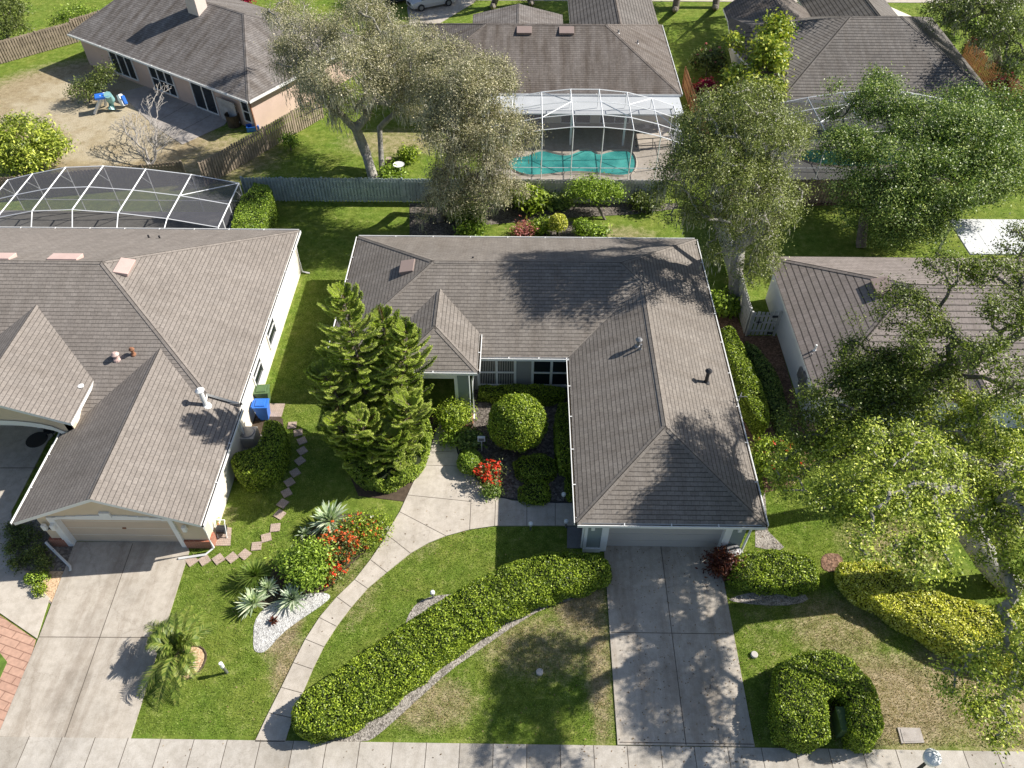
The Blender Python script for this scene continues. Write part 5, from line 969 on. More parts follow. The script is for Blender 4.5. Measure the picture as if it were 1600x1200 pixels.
hedge('hedge', 'tall narrow side hedge between the grey house and the white wall', 'hedge', [(10.9, 31.2), (11.4, 31.4), (11.8, 30.8), (12.15, 28), (12.35, 25.5), (12.1, 24.3), (11.65, 24.3), (11.3, 25.8), (11.0, 28)], 1.2, 'l_hedge', 420, .055)
hedge('hedge_shade_strip', 'low dark leafy strip added as the shaded part of the narrow side hedge, towards the white wall', 'ground cover', [(12.2, 31.1), (13.1, 30.4), (13.6, 28), (13.5, 25.2), (12.9, 24.0), (12.75, 25.5), (12.6, 28)], .45, 'l_dark', 260, .07)  # dark leaves stand in for the hedge part lying in the house's shade
hedge('hedge', 'clipped foundation hedge under the two front windows of the grey house', 'hedge', [(-2.1, 26.35), (-2.1, 27.2), (2.3, 27.2), (2.3, 26.3)], .8, 'l_hedge', 420, .055)
hedge('hedge', 'dark narrow hedge along the garage wing wall in the courtyard', 'hedge', [(1.75, 25.8), (2.7, 25.8), (2.75, 21.9), (2.0, 21.7), (1.75, 22.4)], 1.0, 'l_hedge', 380, .055)
hedge('hedge', 'low shaded rectangular hedge in front of the ball shaped bush', 'hedge', GP([(800, 712), (868, 705), (870, 745), (812, 748)], .5), .5, 'l_hedge', 380, .05)
hedge('hedge', 'low shaded block hedge nearest the courtyard path', 'hedge', GP([(812, 750), (858, 748), (858, 782), (812, 782)], .5), .5, 'l_hedge', 380, .05)
hedge('hedge', 'small tuft hedge by the garage wing corner in the courtyard', 'hedge', GP([(884, 740), (900, 740), (900, 775), (885, 775)], .5), .5, 'l_hedge', 300, .05)
hedge('hedge', 'L shaped dark hedge hiding the air conditioner by the left beige house', 'hedge', GP([(410, 655), (425, 650), (441, 660), (445, 690), (432, 722), (412, 738), (385, 745), (362, 732), (358, 712), (375, 700), (398, 695), (408, 680)], 1.3), 1.3, 'l_hedge', 400, .055)
hedge('hedge', 'upright yellow green hedge at the end of the left pool cage', 'hedge', [(-18.0, 43.9), (-16.1, 43.9), (-16.0, 39.5), (-16.3, 38.3), (-17.9, 38.3)], 1.9, 'l_lime', 300, .06)
for i, (u, v, r_, nm) in enumerate([(47, 836, .45, 'nearest the garage corner'), (22, 853, .38, 'topmost by the entry path'), (20, 827, .35, 'beside the gutter'), (56, 866, .4, 'behind the brick base'), (65, 882, .4, 'in the shade next to the mulch'), (30, 880, .35, 'low by the path edge')]):
    tree('shrub', f'small dark round shrub in the shaded left bed, {nm}', 'shrub', [G(u, v), G(u, v, .2)], [(G(u, v, .25), r_, r_, .3)], 26, 34, .12, 'l_olive', .045, r0=.03, group='small shrubs in the left bed')
hedge('shrub', 'low light green mounded shrub on tan mulch beside the left driveway', 'shrub', GP([(33, 903), (45, 892), (72, 890), (74, 900), (55, 910), (38, 912)], .3), .3, 'l_lime', 420, .045)
hedge('shrub', 'smallest round green shrub at the tip of the tan mulch', 'shrub', GP([(48, 920), (58, 908), (70, 912), (68, 924), (56, 930)], .3), .3, 'l_hedge', 420, .045)
def ball(name, label, c, r, rz_, leaf, size=.06, dens=420, cat='shrub', core=True, jit=.03):
    dens *= 1.6; size *= .78; t = thing(name, label, cat, (c[0], c[1], 0)); n = int(4*math.pi*r*(r+rz_)/2*dens); d = unit(rng.normal(size=(n, 3))); d[:, 2] = np.where(d[:, 2] < -.5, -d[:, 2], d[:, 2])
    bump = 1+.03*np.sin(d[:, 0]*9+d[:, 1]*7)+rng.normal(0, jit, n)
    P = np.array([c[0], c[1], c[2]])+d*np.array([r, r, rz_])*bump[:, None]; V, F = leafquads(P, size, .6, d*.8, 1.); npmesh('foliage', V, F, leaf, t)
    b = MB(); m = 10; pr = [(max(.01, (r-.12)*math.cos(a)), (rz_-.12)*math.sin(a)) for a in np.linspace(-1.5, 1.5, m)]; b.lathe(c, pr, 16); b.tube([(c[0], c[1], 0), (c[0], c[1], c[2])], .08, 6); b.build('stems', 'hcore', t); return t
ball('topiary_bush', 'big ball shaped clipped bush in the courtyard of the grey house', (-.08, 23.95, 1.45), 1.38, 1.3, 'l_hedge', .055, 430)
ball('shrub', 'small round clipped lime green bush at the bend of the courtyard path', tuple(G(735, 722, .45)), .62, .5, 'l_lime', .05, 460)
ball('shrub', 'small round golden bush on stem in the back garden bed', tuple(G(872, 349, .9)), .6, .6, 'l_yellow', .06, 300)
ball('shrub', 'loose yellow green bush right of the golden ball bush', tuple(G(910, 356, .6)), .62, .5, 'l_lime', .07, 160, jit=.12)
# loose shrubs
def shrub(label, u, v, r, h, leaf, n=60, per=60, size=.08, sig=.22, fl=None, name='shrub', z0=0., flm='red_flowers', fsize=.05, group=None):
    def ex(t, tips):
        if fl:
            k = rng.integers(0, len(tips), fl[1]); P = tips[k]+rng.normal(0, .16, (fl[1], 3))+np.array([0, 0, .1]); P = np.repeat(P, 5, 0)+rng.normal(0, .035, (fl[1]*5, 3)); V, F = leafquads(P, fl[2] if len(fl) > 2 else .05, .8, np.tile(UP, (len(P), 1))); npmesh('flowers', V, F, fl[0], t)
    p = G(u, v); return tree(name, label, 'shrub', [p+Vector((0, 0, z0)), p+Vector((0, 0, z0+h*.3))], [(p+Vector((0, 0, z0+h*.6)), r, r*.9, h*.45)], n, per, sig, leaf, size, r0=.05, lowcut=.6, extra=ex, group=group)
shrub('bright green bushy shrub in the middle of the lawn flower bed', 482, 895, 1.05, 1.3, 'l_lime', 90, 80, .07)
shrub('rambling shrub with orange and red flowers along the path bed', 532, 865, .8, .9, 'l_olive', 60, 50, .05, fl=('f_orange', 160, .05))
shrub('leafy rose bush with white and orange flowers beside the path bend', 563, 838, .95, .8, 'l_hedge', 70, 50, .05, fl=('f_orange', 70, .05))
shrub('low bushy plant with white blooms at the top of the lawn bed', 590, 826, .6, .5, 'l_hedge', 30, 40, .05, fl=('f_white', 14, .05))
shrub('red flowering plant at the lower tip of the lawn bed', 522, 902, .35, .5, 'l_olive', 20, 30, .05, fl=('f_red', 45, .045))
shrub('leggy plant with bright red orange flowers by the courtyard sign', 762, 748, .62, .8, 'l_olive', 36, 34, .05, fl=('f_red', 110, .06))
shrub('small green tuft plant at the courtyard bed corner by the path', 768, 772, .35, .5, 'l_tuft', 22, 50, .05, sig=.15)
shrub('bushy green shrub beside the porch column', 710, 665, .75, 1.3, 'l_hedge', 60, 70, .06)
shrub('yellow leafed plant at the left edge of the courtyard bed', 706, 690, .4, .5, 'l_lime', 24, 40, .06)
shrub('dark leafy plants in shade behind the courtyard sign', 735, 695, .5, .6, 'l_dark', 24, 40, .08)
shrub('red flowering round bush beside the garage roof right corner', 1205, 735, 1.05, 1.6, 'l_hedge', 80, 80, .065, fl=('f_red', 26, .06))
shrub('maroon leafed bush at the driveway edge by the garage', 1128, 888, .48, .8, 'l_maroon', 40, 60, .07)
shrub('yellow green leafy plant under the oak by the side fence', 1128, 485, .75, .9, 'l_lime', 46, 50, .11)
shrub('pink leafed low plant behind the grey house roof', 818, 368, .6, .7, 'f_pink', 24, 50, .06)
shrub('dark green leafy bush at the left end of the back garden bed', 730, 345, 1.1, 1.4, 'l_dark', 60, 60, .13)
shrub('big leafed green plant against the back fence, left of the round tree', 825, 328, 1.1, 1.6, 'l_hedge', 60, 40, .17)
shrub('light green leafy clump behind the grey house roof edge', 735, 368, .8, .8, 'l_lime', 36, 36, .12)
shrub('small green bush between pink plant and golden ball bush', 843, 362, .6, .7, 'l_hedge', 30, 50, .08)
shrub('dark shaded bush along the fence behind the golden ball bush', 870, 322, .9, .8, 'l_dark', 36, 60, .09)
shrub('dark shrub at the fence right of the small round tree', 1010, 325, 1.0, 1.0, 'l_olive', 46, 60, .09)
shrub('yellow green ground plant at the roof edge right of the bushes', 935, 368, .5, .5, 'l_lime', 26, 40, .09)
shrub('magenta leafed shrub against the orange fence', 1098, 160, .8, 1.7, 'l_magenta', 40, 50, .1)
shrub('green and pink leafy shrub above the magenta shrub', 1103, 118, 1.4, 2.2, 'l_olive', 60, 60, .11, fl=('f_pink', 40, .1))
shrub('orange tinted shrub below the magenta shrub on the fence line', 1105, 200, .9, 1.2, 'l_olive', 40, 50, .1, fl=('f_pink', 60, .1))
shrub('magenta flowered plant on the far right orange fence, upper one', 1515, 95, .8, 1.6, 'l_olive', 30, 40, .13, fl=('l_magenta', 30, .14))
shrub('magenta flowered plant on the far right orange fence, lower one', 1560, 150, .9, 1.6, 'l_maroon', 30, 40, .13, fl=('l_magenta', 30, .14))
shrub('bright broad leafed plant beside the far right orange fence', 1562, 128, 1.1, 1.8, 'l_lime', 36, 40, .2)
shrub('leafy shrub at the top right beside the dark roof', 1490, 55, 1.3, 2.0, 'l_lime', 40, 50, .14)
shrub('red cordyline plant behind the pink house at the top', 384, 12, .8, 1.6, 'l_magenta', 30, 40, .12)
shrub('yellow green garden plant at the foot of the mossy oaks', 615, 278, .9, .6, 'l_lime', 36, 40, .1)
shrub('small pale shrub by the diagonal brown fence', 455, 235, .5, 1.2, 'l_lime', 24, 30, .09)
shrub('green shrub row edge behind the left mossy oak', 640, 250, .7, .9, 'l_hedge', 30, 50, .09)
tree('garden_tree', 'small spreading yellow green tree against the back fence in front of the pool', 'tree', [G(945, 343), G(938, 330, .5), G(932, 318, .9)], [B(925, 295, 1.8, 1.3, 1, .6), B(905, 300, 1.6, .7), B(950, 300, 1.6, .8, .7, .5)], 110, 70, .25, 'l_lime', .07, r0=.08)
for i, (u, v, lb) in enumerate([(770, 10, 'left of the far gable'), (830, 5, 'behind the middle house ridge'), (1055, 15, 'right of the middle house wing'), (1118, 12, 'left of the dark roof wing')]):
    tree('oak_tree', f'far oak by the back street, {lb}', 'tree', [G(u, v), G(u, v, 3)], [(G(u, v)+Vector((0, 3, 8.5)), 4.5, 3.5, 1.6)], 150, 120, .5, 'l_oak', .11, r0=.3, group='oaks along the far street')
# ---- feathery conifer
def conifer():
    base = G(592, 735); base = Vector((-6.6, 23.2, 0)); t = thing('norfolk_pine', 'large feathery yellow green conifer in front of the grey house porch', 'tree', base)
    stems = [((-6.8, 23.2), (-7.3, 24.3, 8.7), 19), ((-6.0, 23.4), (-4.9, 24.4, 6.7), 15), ((-7.2, 23.0), (-8.5, 23.2, 5.4), 12), ((-5.9, 22.8), (-4.8, 22.3, 4.4), 10), ((-6.6, 22.6), (-6.8, 21.3, 4.4), 10), ((-6.3, 23.7), (-6.0, 25.1, 6.8), 14), ((-7.3, 23.6), (-8.4, 24.8, 5.2), 11), ((-6.1, 22.7), (-5.6, 21.4, 3.2), 8), ((-7.0, 22.7), (-8.0, 21.8, 3.6), 8)]
    tr = MB(); parts = []
    def ropes(A, Bv, r, mat, dens=260):
        Ln = np.linalg.norm(Bv-A, axis=1); tot = int((Ln*dens*1.55).sum()); k = rng.choice(len(A), tot, p=Ln/Ln.sum()); tt = rng.random((tot, 1)); P = A[k]+(Bv-A)[k]*tt
        ax = unit((Bv-A)[k]); o = rng.normal(size=(tot, 3)); o = unit(o-(o*ax).sum(1, keepdims=True)*ax); taper = (1-tt*.6)*r
        D = unit(o*.75+ax*.65); parts.append((*leafquads(P+o*taper*.5, r*1.2, .2, o, .6, D), mat))
    for (bx, by), tip, nw in stems:
        b0 = Vector((bx, by, 0)); tp = Vector(tip); mid = b0.lerp(tp, .45)+Vector((0, 0, .25)); pts = [b0, mid, tp]; tr.tube([b0, b0.lerp(mid, .5), mid, mid.lerp(tp, .5), tp], [.14, .11, .085, .05, .02], 7)
        for w_ in range(nw):
            f_ = .1+.9*(w_/(nw-1))**.9; c = b0.lerp(tp, f_)+Vector((0, 0, .35*f_*(1-f_)*4*.25)); H_ = tip[2]
            ln = (.75+min(1.3, .17*H_)*(1-f_**2.2))*(1 if f_ < .96 else .7); nb = 7; a0_ = random.random()*6
            for k in range(nb):
                a = a0_+k*2*math.pi/nb+random.uniform(-.35, .35); ln2 = ln*random.uniform(.65, 1.25); dr = np.array([math.cos(a), math.sin(a), 0.]); n = 9; prev = np.array(c)+np.array([0, 0, random.uniform(-.2, .2)]); As, Bs = [], []
                up0 = random.uniform(.0, .3)+.5*f_**3; st0 = prev; side0 = np.array([-dr[1], dr[0], 0])*random.uniform(-.25, .25)
                for i in range(n):
                    s = (i+1)/n; p = st0+dr*ln2*s*(1-.1*s)+side0*ln2*s*s+np.array([0, 0, ln2*(up0*s-.1*math.sin(s*2.2)+.28*s**3)]); As.append(prev); Bs.append(p); prev = p
                As, Bs = np.array(As), np.array(Bs); tr.tube([Vector(q) for q in [As[0], Bs[2], Bs[-1]]], [.02, .014, .006], 4)
                SA, SB = [], []; mt = 1 if random.random() < .42+.35*f_ else 0
                for i in range(2, n):
                    for sd in (-1, 1):
                        for e in (0., .5):
                            q = As[i]+(Bs[i]-As[i])*e; s = (i+e)/n; l2 = .29*(1 if s < .7 else (1.1-s)/.4)*(.6+s if s < .4 else 1)*random.uniform(.8, 1.2); side = np.array([-dr[1], dr[0], 0])*sd; tn = unit((Bs[i]-As[i])[None])[0]
                            dd = side*.72+tn*.6+np.array([0, 0, .25+random.uniform(-.08, .1)]); SA.append(q); SB.append(q+dd*l2)
                SA, SB = np.array(SA), np.array(SB); inn = 2 if random.random() < .05 else 0
                ropes(As[:3], Bs[:3], .04, 2, 60); ropes(As[2:], Bs[2:], .055, mt, 110); o_ = (SB-SA)*.5; ropes(SA, SA+o_, .04, mt if not inn else inn, 95); ropes(SA+o_, SB, .038, mt, 120)
    tr.build('trunk', 'bark', t, smooth=True); V, F, mi = join(parts); npmesh('foliage', V, F, ['l_con', 'l_contip', 'l_conbr'], t, mi); print('conifer quads', len(F)); return t
conifer()
# low skirt of the conifer planting
hedge('shrub', 'mounded juniper like skirt at the foot of the big conifer beside the path', 'shrub', GP([(560, 745), (600, 756), (640, 738), (668, 705), (676, 660), (650, 640), (600, 660), (560, 690), (530, 715)], .9), .9, 'l_con', 330, .07, wob=.3)
# ---- rosettes
def rosette(name, label, c, n, ln, wd, mat, h=.2, tilt=(15, 80), group=None, bend=.25):
    t = thing(name, label, 'plant', (c[0], c[1], 0), group); Vs, Fs = [], []; k = 0
    for i in range(n):
        a = i*2.39996+random.uniform(-.2, .2); el = R(random.uniform(*tilt)) if i > n*.2 else R(random.uniform(tilt[1]-15, 88)); L_ = ln*random.uniform(.8, 1.1); d = np.array([math.cos(a)*math.cos(el), math.sin(a)*math.cos(el), math.sin(el)]); s = np.array([-math.sin(a), math.cos(a), 0]); c0 = np.array([c[0], c[1], h])
        P = [c0+d*L_*f_-np.array([0, 0, bend*L_*f_*f_]) for f_ in (0, .4, .75, 1)]; W = [wd*.6, wd, wd*.7, .003]
        for p, w_ in zip(P, W): Vs += [p-s*w_/2, p+s*w_/2+np.array([0, 0, .004])]
        for j in range(3): Fs.append([k+2*j, k+2*j+1, k+2*j+3, k+2*j+2])
        k += 8
    npmesh('leaf_rosette', np.array(Vs), np.array(Fs), mat, t)
    b = MB(); b.tube([(c[0], c[1], 0), (c[0], c[1], h+.05)], .07, 7); b.build('stem', 'bark', t); return t
rosette('yucca', 'largest pale striped yucca at the top of the lawn bed', G(518, 822), 110, 1.15, .1, 'l_agave', .35)
rosette('yucca', 'small striped yucca left of the largest one behind the green shrub', G(478, 838), 45, .5, .05, 'l_agave', .15)
rosette('yucca', 'striped yucca at the lower left of the lawn bed', G(399, 948), 90, .85, .08, 'l_agave', .25)
rosette('yucca', 'smaller striped yucca above the lower left one', G(421, 926), 70, .7, .075, 'l_agave', .3)
rosette('yucca', 'striped yucca nearest the white gravel, right of the pair', G(459, 941), 90, .88, .08, 'l_agave', .2)
rosette('yucca', 'grassy green spiky yucca at the left end of the lawn bed', G(402, 908), 230, 1.0, .03, 'l_tuft', .4)
rosette('succulent', 'small dark maroon succulent sitting in the white gravel', G(428, 972), 40, .26, .06, 'l_maroon', .08)
# ---- palm
def palm():
    c = Vector((-13.05, 12.9, .0)); t = thing('palm_tree', 'young feathery palm in the tan mulch ring beside the left driveway', 'palm', c); c = Vector(G(300, 1035)); t.location = c
    b = MB(); top = c+Vector((-.25, .1, .75)); b.tube([c, top], [.14, .08], 8); b.build('trunk', 'barkl', t); Vs, Fs = [], []; k = 0; rb = MB()
    for i in range(25):
        a = i*2.39996; el = R([76, 60, 42, 22][i % 4]+random.uniform(-8, 8)); L_ = random.uniform(1.7, 2.25); d = Vector((math.cos(a)*math.cos(el)-.12, math.sin(a)*math.cos(el)+.05, math.sin(el))); s = Vector((-math.sin(a), math.cos(a), 0)); pts = []
        for f_ in np.linspace(0, 1, 9): pts.append(top+d*L_*f_-Vector((0, 0, .62*L_*f_**2.2)))
        rb.tube(pts, [.022]+[.014]*7+[.004], 4)
        for j in range(30):
            f_ = .14+.86*j/29; x = f_*8; i0 = min(7, int(x)); p = pts[i0].lerp(pts[i0+1], x-i0); tn = (pts[i0+1]-pts[i0]).normalized(); ll = .46*math.sin(math.pi*(f_*.82+.1))**.7*random.uniform(.85, 1.1)
            for sd in (-1, 1):
                dd = (s*sd*.8+tn*.65+Vector((0, 0, .25-.3*random.random()))).normalized(); q = p+dd*ll; m_ = p+dd*ll*.5+Vector((0, 0, .03)); wv = tn*.021
                Vs += [p-wv, p+wv, m_+wv, m_-wv, m_-wv, m_+wv, q+Vector((0, 0, -.05)), q+Vector((0, 0, -.05))-wv*.3]; Fs += [[k, k+1, k+2, k+3], [k+4, k+5, k+6, k+7]]; k += 8
    rb.build('frond_stems', 'l_palm', t); npmesh('fronds', np.array([list(v) for v in Vs]), np.array(Fs), 'l_palm', t)
palm()

# ------------------------------------------------------------------ small things
def bin_(label, c, rot, lidm, bodym):
    t = thing('wheelie_bin', label, 'bin', c, 'wheelie bins by the left house'); b = MB(); ca, sa = math.cos(rot), math.sin(rot)
    def q(x, y, z): return (c[0]+ca*x-sa*y, c[1]+sa*x+ca*y, z)
    lo = [q(x, y, .06) for x, y in ((-.24, -.22), (.24, -.22), (.24, .22), (-.24, .22))]; hi = [q(x, y, 1.0) for x, y in ((-.3, -.34), (.3, -.34), (.3, .34), (-.3, .34))]
    for i in range(4): b.face([lo[i], lo[(i+1) % 4], hi[(i+1) % 4], hi[i]])
    b.face(lo[::-1]); b.face(hi); b.build('body', bodym, t)
    b = MB(); b.obox((c[0], c[1], 0), .66, .76, .07, rot, z0=1.0); p = q(0, 0, 0); b.obox((p[0], p[1], 0), .46, .5, .05, rot, z0=1.07); p = q(0, .42, 0); b.obox((p[0], p[1], 0), .5, .06, .08, rot, z0=.98); b.build('lid', lidm, t, bevel=.03)
    for s in (-.26, .26):
        b = MB(); b.tube([q(s-.04, .3, .12), q(s+.04, .3, .12)], .12, 12); b.build('wheel', 'black', t)
bin_('green lidded wheelie bin beside the left house wall, behind the blue one', G(425, 630, 0)+Vector((-.3, -.0, 0)), R(95), 'binwarn', 'binwarn')
bin_('blue wheelie bin standing in front of the green lidded bin', G(421, 652, 0)+Vector((-.2, -.0, 0)), R(92), 'blue', 'blue')
g = G(434, 640); slab('paver_pad', [(g.x-.6, g.y-.5, 0), (g.x+.3, g.y-.5, 0), (g.x+.3, g.y+.4, 0), (g.x-.6, g.y+.4, 0)], .03, 'stonef')
g = G(391, 692); b = MB(); b.obox((g.x+.05, g.y, 0), .8, .8, .75, 0, z0=.05); b.lathe((g.x+.05, g.y, .8), [(.36, 0), (.34, .05), (.1, .06)], 18, 1); b.obox((g.x+.05, g.y, 0), 1.0, 1.0, .05, 0, z0=0)
tag(b.build('air_conditioner', ['greydoor', 'tin'], bevel=.02), 'grey air conditioner with round fan between beige wall and L shaped hedge', 'air conditioner')
# grill / hose reel near left garage corner
g = G(350, 835); t = thing('hose_reel', 'grey hose reel cart on brick pad at the left garage corner', 'hose reel', g); b = MB()
for s in (-.2, .2): b.tube([(g.x+s, g.y-.2, .05), (g.x+s, g.y+.1, .75), (g.x+s, g.y+.2, .85)], .025, 5)
b.tube([(g.x-.2, g.y+.2, .85), (g.x+.2, g.y+.2, .85)], .025, 5); b.build('frame', 'white', t)
b = MB(); b.tube([(g.x-.18, g.y, .4), (g.x+.18, g.y, .4)], .2, 14); b.build('reel', 'black', t)
slab('paver_pad', GP([(332, 853), (338, 822), (362, 825), (360, 853)]), .03, 'stonef')
b = MB(); g = G(339, 825); b.lathe(g, [(.12, 0), (.17, .3), (.15, .3)], 14); o = b.build('plant_pot', 'terra'); tag(o, 'terracotta pot with green plant by the hose reel', 'plant pot'); V, F = cluster_leaves(np.array([[g.x, g.y, .45]]), 60, .1, .06, .5, .6); npmesh('plant', V, F, 'l_hedge', o)
# pots in the courtyard
for (u, v), r_, lb in (((733, 651), .2, 'upper terracotta rimmed pot beside the porch column'), ((733, 661), .2, 'lower terracotta rimmed pot below its twin'), ((724, 666), .14, 'smallest dark pot left of the two terracotta pots')):
    g = G(u, v, .3); g.z = 0; b = MB(); b.lathe(g, [(r_*.7, 0), (r_*.95, .28), (r_*1.1, .29), (r_*1.1, .36), (r_*.9, .36), (r_*.88, .3)], 18); o = b.build('plant_pot', 'terra', smooth=False); tag(o, lb, 'plant pot', 'pots beside the porch')
    b = MB(); b.lathe((g.x, g.y, .2), [(r_*.8, 0), (r_*.85, .12)], 16); b.build('soil', 'soil', o)
b = MB(); g = G(753, 705); b.tube([g, (g.x, g.y, .8)], .025, 6); b.obox((g.x, g.y, 0), .36, .1, .3, 0, z0=.8); b.obox((g.x, g.y-.06, 0), .26, .02, .18, 0, z0=.86, m=1); tag(b.build('garden_sign', ['white', 'tin']), 'small white box sign on a post in the courtyard bed', 'sign')
# bollard / path lights
def pathlight(label, u, v, h=.75):
    g = G(u, v); t = thing('path_light', label, 'path light', g); b = MB(); b.tube([g, (g.x, g.y, h)], .04, 8); b.build('post', 'tin', t); b = MB(); b.lathe((g.x, g.y, h), [(.08, 0), (.1, .03), (.1, .14), (.05, .18)], 12); b.build('lamp_head', 'lampw', t)
g = G(355, 1051); t = thing('bollard', 'short leaning white topped post alone on the left front lawn', 'post', g); b = MB(); b.tube([g, (g.x-.03, g.y, .55)], .055, 8); b.build('post', 'tin', t); b = MB(); b.tube([(g.x-.03, g.y, .55), (g.x-.04, g.y+.02, .82)], .075, 10); b.build('cap', 'white', t)
pathlight('small white path light by the shaded path edge near the garage', 829, 828, .4); pathlight('thin path light nearest the garage corner on the path edge', 884, 824, .4); pathlight('slim white stake light at the gravel pocket of the long hedge', 677, 934, .35); pathlight('slim light among the courtyard gravel near the garage wing', 880, 782, .4)
for u, v, lb in ((843, 1051, 'round pale lid in the lawn between hedge and driveway'), (1178, 1024, 'round pale lid in the lawn right of the driveway')):
    g = G(u, v); b = MB(); b.lathe(g, [(.14, 0), (.14, .1), (.12, .12)], 18); tag(b.build('lawn_valve_cover', 'greydoor', smooth=False), lb, 'lid')
g = GP(crop(1100, 650, 1/.4583, [(658, 1063), (735, 1065), (750, 1115), (672, 1117)])); b = MB(); b.prism(g, 0, .05); q = [p*.8+sum(g, Vector())*.05 for p in g]; b.prism(q, .05, .065); tag(b.build('meter_box_cover', 'patio'), 'rectangular concrete meter cover set in the dry lawn near the sidewalk', 'meter cover')
g = G(1318, 1140); b = MB(); b.obox((g.x, g.y+.1, 0), .75, .8, .75, 0, z0=0); b.obox((g.x, g.y+.1, 0), .82, .87, .08, 0, z0=.75); tag(b.build('utility_box', 'binwarn', bevel=.02), 'dark green utility box enclosed by the U shaped hedge', 'utility box')
g = G(1520, 1200, 0); SL = thing('street_lamp', 'street lamp with pale glass globe at the bottom edge of the photo', 'street lamp', Vector((15.6, 8.4, 0)))
gl = G(1455, 1185, 3.2); SL.location = (gl.x, gl.y, 0); b = MB(); b.tube([(gl.x, gl.y, 0), (gl.x, gl.y, 2.95)], [.09, .05], 8); b.lathe((gl.x, gl.y, 0), [(.16, 0), (.14, .5), (.09, .55)], 10); b.build('pole', 'black', SL)
b = MB(); b.lathe((gl.x, gl.y, 2.95), [(.12, 0), (.22, .12), (.26, .28), (.24, .4)], 20); b.build('globe', 'lampw', SL, smooth=True); b = MB(); b.lathe((gl.x, gl.y, 3.35), [(.27, 0), (.16, .1), (.03, .16)], 20); b.build('lamp_cap', 'white', SL)
b = MB(); g = G(625, 273); b.tube([g, (g.x, g.y, .7)], [.14, .06], 8); b.lathe((g.x, g.y, .7), [(.1, 0), (.36, .08), (.4, .13), (.3, .1)], 18); tag(b.build('bird_bath', 'white'), 'white bird bath behind the teal fence beside the mossy oaks', 'bird bath')
b = MB(); g = G(608, 255); b.obox((g.x, g.y, 0), .3, .3, .35, .2, z0=0); b.obox((g.x, g.y, 0), .4, .4, .06, .2, z0=.35); tag(b.build('lantern', 'wood'), 'small square wooden lantern on the grass right of the mossy oak trunks', 'lantern')
b = MB(); g = G(1226, 858); b.obox((g.x, g.y, 0), .3, .25, .12, .3, z0=0)
# chair & table on left porch
g = G(78, 672, .4); t = thing('patio_chair', 'dark round backed patio chair on the left house porch', 'chair', (g.x, g.y, 0)); b = MB(); b.lathe((g.x, g.y, .42), [(.28, 0), (.28, .06)], 14); b.build('seat', 'black', t); b = MB(); b.obox((g.x+.25, g.y, 0), .06, .5, .5, .2, z0=.45); b.build('backrest', 'black', t)
for a, c in ((-.2, -.2), (.2, -.2), (.2, .2), (-.2, .2)): b = MB(); b.tube([(g.x+a, g.y+c, .03), (g.x+a*.8, g.y+c*.8, .43)], .02, 5); b.build('leg', 'black', t)
b = MB(); g = G(58, 688); b.lathe((g.x, g.y, .04), [(.5, 0), (.5, .02)], 24); tag(b.build('door_mat', 'black'), 'dark oval mat on the left house porch floor', 'mat')
# vehicles
def car(label, c, rot, paint, name='parked_car', L_=4.6, W_=1.85, Hh=1.65):
    t = thing(name, label, 'car', c, 'cars on the far drives'); ca, sa = math.cos(rot), math.sin(rot); Q = lambda x, y, z: (c[0]+ca*x-sa*y, c[1]+sa*x+ca*y, z)
    st = [(-L_/2, .35, .62, .8), (-L_/2+.15, .28, .8, .9), (-1.1, .25, .98, .98), (.2, .25, 1.0, 1), (L_/2-.25, .25, 1.0, .95), (L_/2, .4, .85, .85)]; b = MB(); i0 = 0; pr = []
    for x, z0, z1, w_ in st:
        hw = W_/2*w_; pr.append([(-hw*.9, z0), (-hw, (z0+z1)/2), (-hw*.92, z1), (hw*.92, z1), (hw, (z0+z1)/2), (hw*.9, z0)])
    for k, (s_, p) in enumerate(zip(st, pr)): b.v += [Q(s_[0], y, z) for y, z in p]
    for k in range(len(st)-1):
        for j in range(6): j2 = (j+1) % 6; b.f.append((k*6+j, k*6+j2, (k+1)*6+j2, (k+1)*6+j)); b.m.append(0)
    b.f.append(tuple(range(6))); b.m.append(0); b.f.append(tuple(reversed(range(30, 36)))); b.m.append(0); b.build('body', paint, t, bevel=.04)
    b = MB(); lo = [(-1.25, -.82), (2.0, -.8), (2.0, .8), (-1.25, .82)]; hi = [(-.4, -.66), (1.6, -.66), (1.6, .66), (-.4, .66)]; b.v = [Q(x, y, .98) for x, y in lo]+[Q(x, y, Hh-.06) for x, y in hi]
    for i in range(4): b.f.append((i, (i+1) % 4, 4+(i+1) % 4, 4+i)); b.m.append(0)
    b.f.append((4, 5, 6, 7)); b.m.append(0); b.build('windows', 'carglass', t)
    b = MB(); b.prism([Q(x, y, 0)[:2] for x, y in ((-.45, -.68), (1.65, -.68), (1.65, .68), (-.45, .68))], Hh-.06, Hh); 
    for x, y in ((-.1, -.69), (.75, -.7), (-.1, .69), (.75, .7)): b.bar(Q(x, y*1.16, 1.0), Q(x+.05, y, Hh-.03), .04)
    b.build('roof', paint, t, bevel=.03)
    for x in (-1.42, 1.45):
        for y in (-W_/2+.1, W_/2-.1):
            b = MB(); b.tube([Q(x, y-.11, .34), Q(x, y+.11, .34)], .34, 16); wh = b.build('wheel', 'black', t); b = MB(); b.tube([Q(x, y-.12, .34), Q(x, y+.12, .34)], .2, 12); b.build('rim', 'tin', wh)
    for y in (-.62, .62): b = MB(); p = Q(-L_/2+.06, y, .68); b.obox(p, .12, .36, .14, rot); b.build('headlight', 'lampw', t)
    b = MB(); p = Q(-L_/2+.0, 0, .62); b.obox(p, .1, .7, .16, rot); b.build('grille', 'black', t)
car('silver suv parked on the far driveway behind the mossy oak, nose towards the camera', Vector((-9.0, 78.6, .03)), R(28), 'silver')
car('dark car parked left of the silver suv at the top edge', Vector((-12.6, 79.6, .03)), R(28), 'dcar')
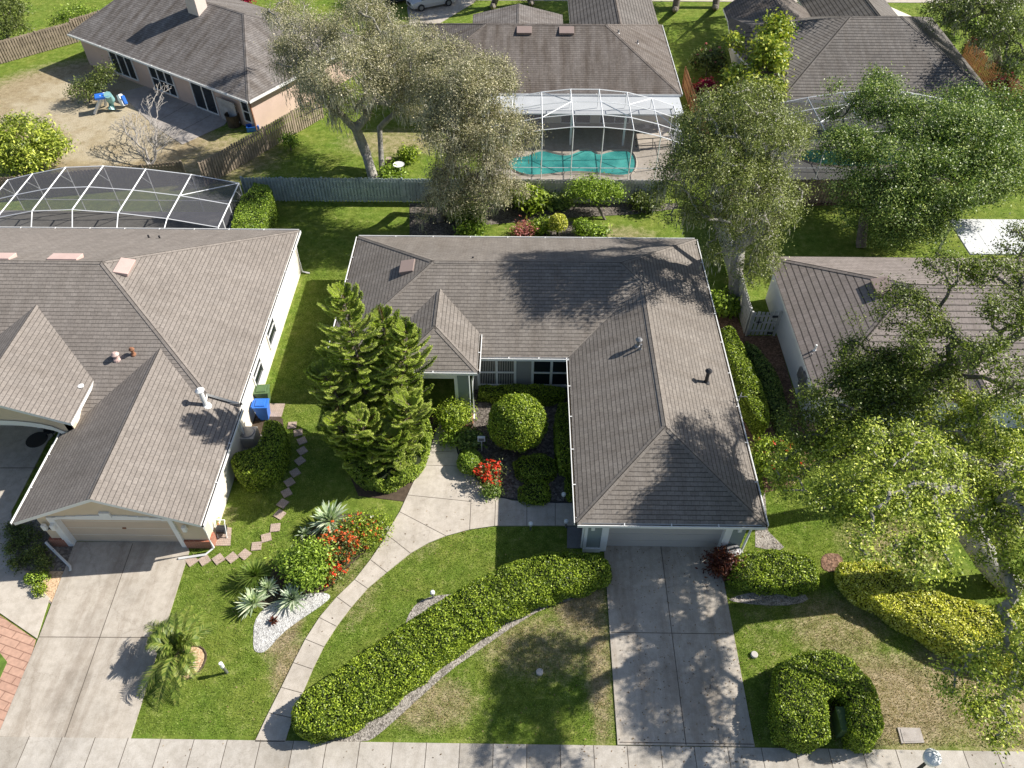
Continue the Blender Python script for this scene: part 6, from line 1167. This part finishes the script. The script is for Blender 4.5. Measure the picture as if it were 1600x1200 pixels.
car('white vehicle partly visible above the pink house fence at top left', Vector((-43, 81.5, 0)), R(5), 'wcar')

# ------------------------------------------------------------------ lawn blades (stuff)
def blades(regions, dens):
    Ps = []
    for (x0, x1, y0, y1) in regions:
        n = int((x1-x0)*(y1-y0)*dens); P = np.column_stack([rng.uniform(x0, x1, n), rng.uniform(y0, y1, n)]); Ps.append(P)
    P = np.concatenate(Ps); keep = np.ones(len(P), bool)
    for poly in PAVED: keep &= ~inpoly(P[:, 0], P[:, 1], poly)
    for bx_ in ((-9, 9.6, 27.4, 36.5), (2.9, 9.6, 18.1, 27.5), (-30, -13.3, 18, 37.2), (14.3, 40, 24.9, 35)): keep &= ~((P[:, 0] > bx_[0]) & (P[:, 0] < bx_[1]) & (P[:, 1] > bx_[2]) & (P[:, 1] < bx_[3]))
    P = P[keep]; n = len(P); dr = dryness(P[:, 0], P[:, 1])+rng.normal(0, .18, n)
    hgt = rng.uniform(.025, .06, n); a = rng.uniform(0, 2*math.pi, n); wv = np.column_stack([np.cos(a), np.sin(a), np.zeros(n)])*.011; ln = np.column_stack([rng.normal(0, .02, (n, 2)), hgt])
    B0 = np.column_stack([P, np.zeros(n)]); V = np.stack([B0-wv, B0+wv, B0+ln+wv*.3, B0+ln-wv*.3], 1).reshape(-1, 3)
    o = npmesh('grass', V, np.arange(4*n).reshape(-1, 4), ['blade_green', 'blade_dry'], None, (dr > .5).astype(int)); tag(o, 'short green and dry lawn grass covering the front and side yards', 'grass', kind='stuff'); print('blades', n)
M['blade_green'] = leafm('grass_blades', [(.09, .14, .02), (.19, .27, .045), (.32, .41, .09), (.46, .52, .18)], .3, .7)
M['blade_dry'] = leafm('dry_grass_blades', [(.26, .19, .1), (.42, .33, .19), (.56, .45, .29)], .2, .8)
blades([(-15, 19, 9.9, 19), (-13.2, -9, 19, 37), (9.8, 20, 19, 24)], 520)
n = 1500; P = np.column_stack([rng.uniform(-14, 18, n), rng.uniform(7.8, 20, n), np.full(n, .062)]); hq = rng.random(n) < .45; P[hq] = np.column_stack([rng.normal(7, 3.2, hq.sum()), rng.uniform(8, 18, hq.sum()), np.full(hq.sum(), .062)])
P = P[~((P[:, 0] > 2.9) & (P[:, 0] < 9.6) & (P[:, 1] > 18)) & (P[:, 0] > -13.5)]; V, F = leafquads(P, .035, .5, np.tile(UP*2, (len(P), 1)), .5); tag(npmesh('fallen_leaves', V, F, 'litter'), 'scattered brown fallen oak leaves on the driveway, sidewalk and front lawn', 'leaves', kind='stuff')
print('objects', len(bpy.data.objects))
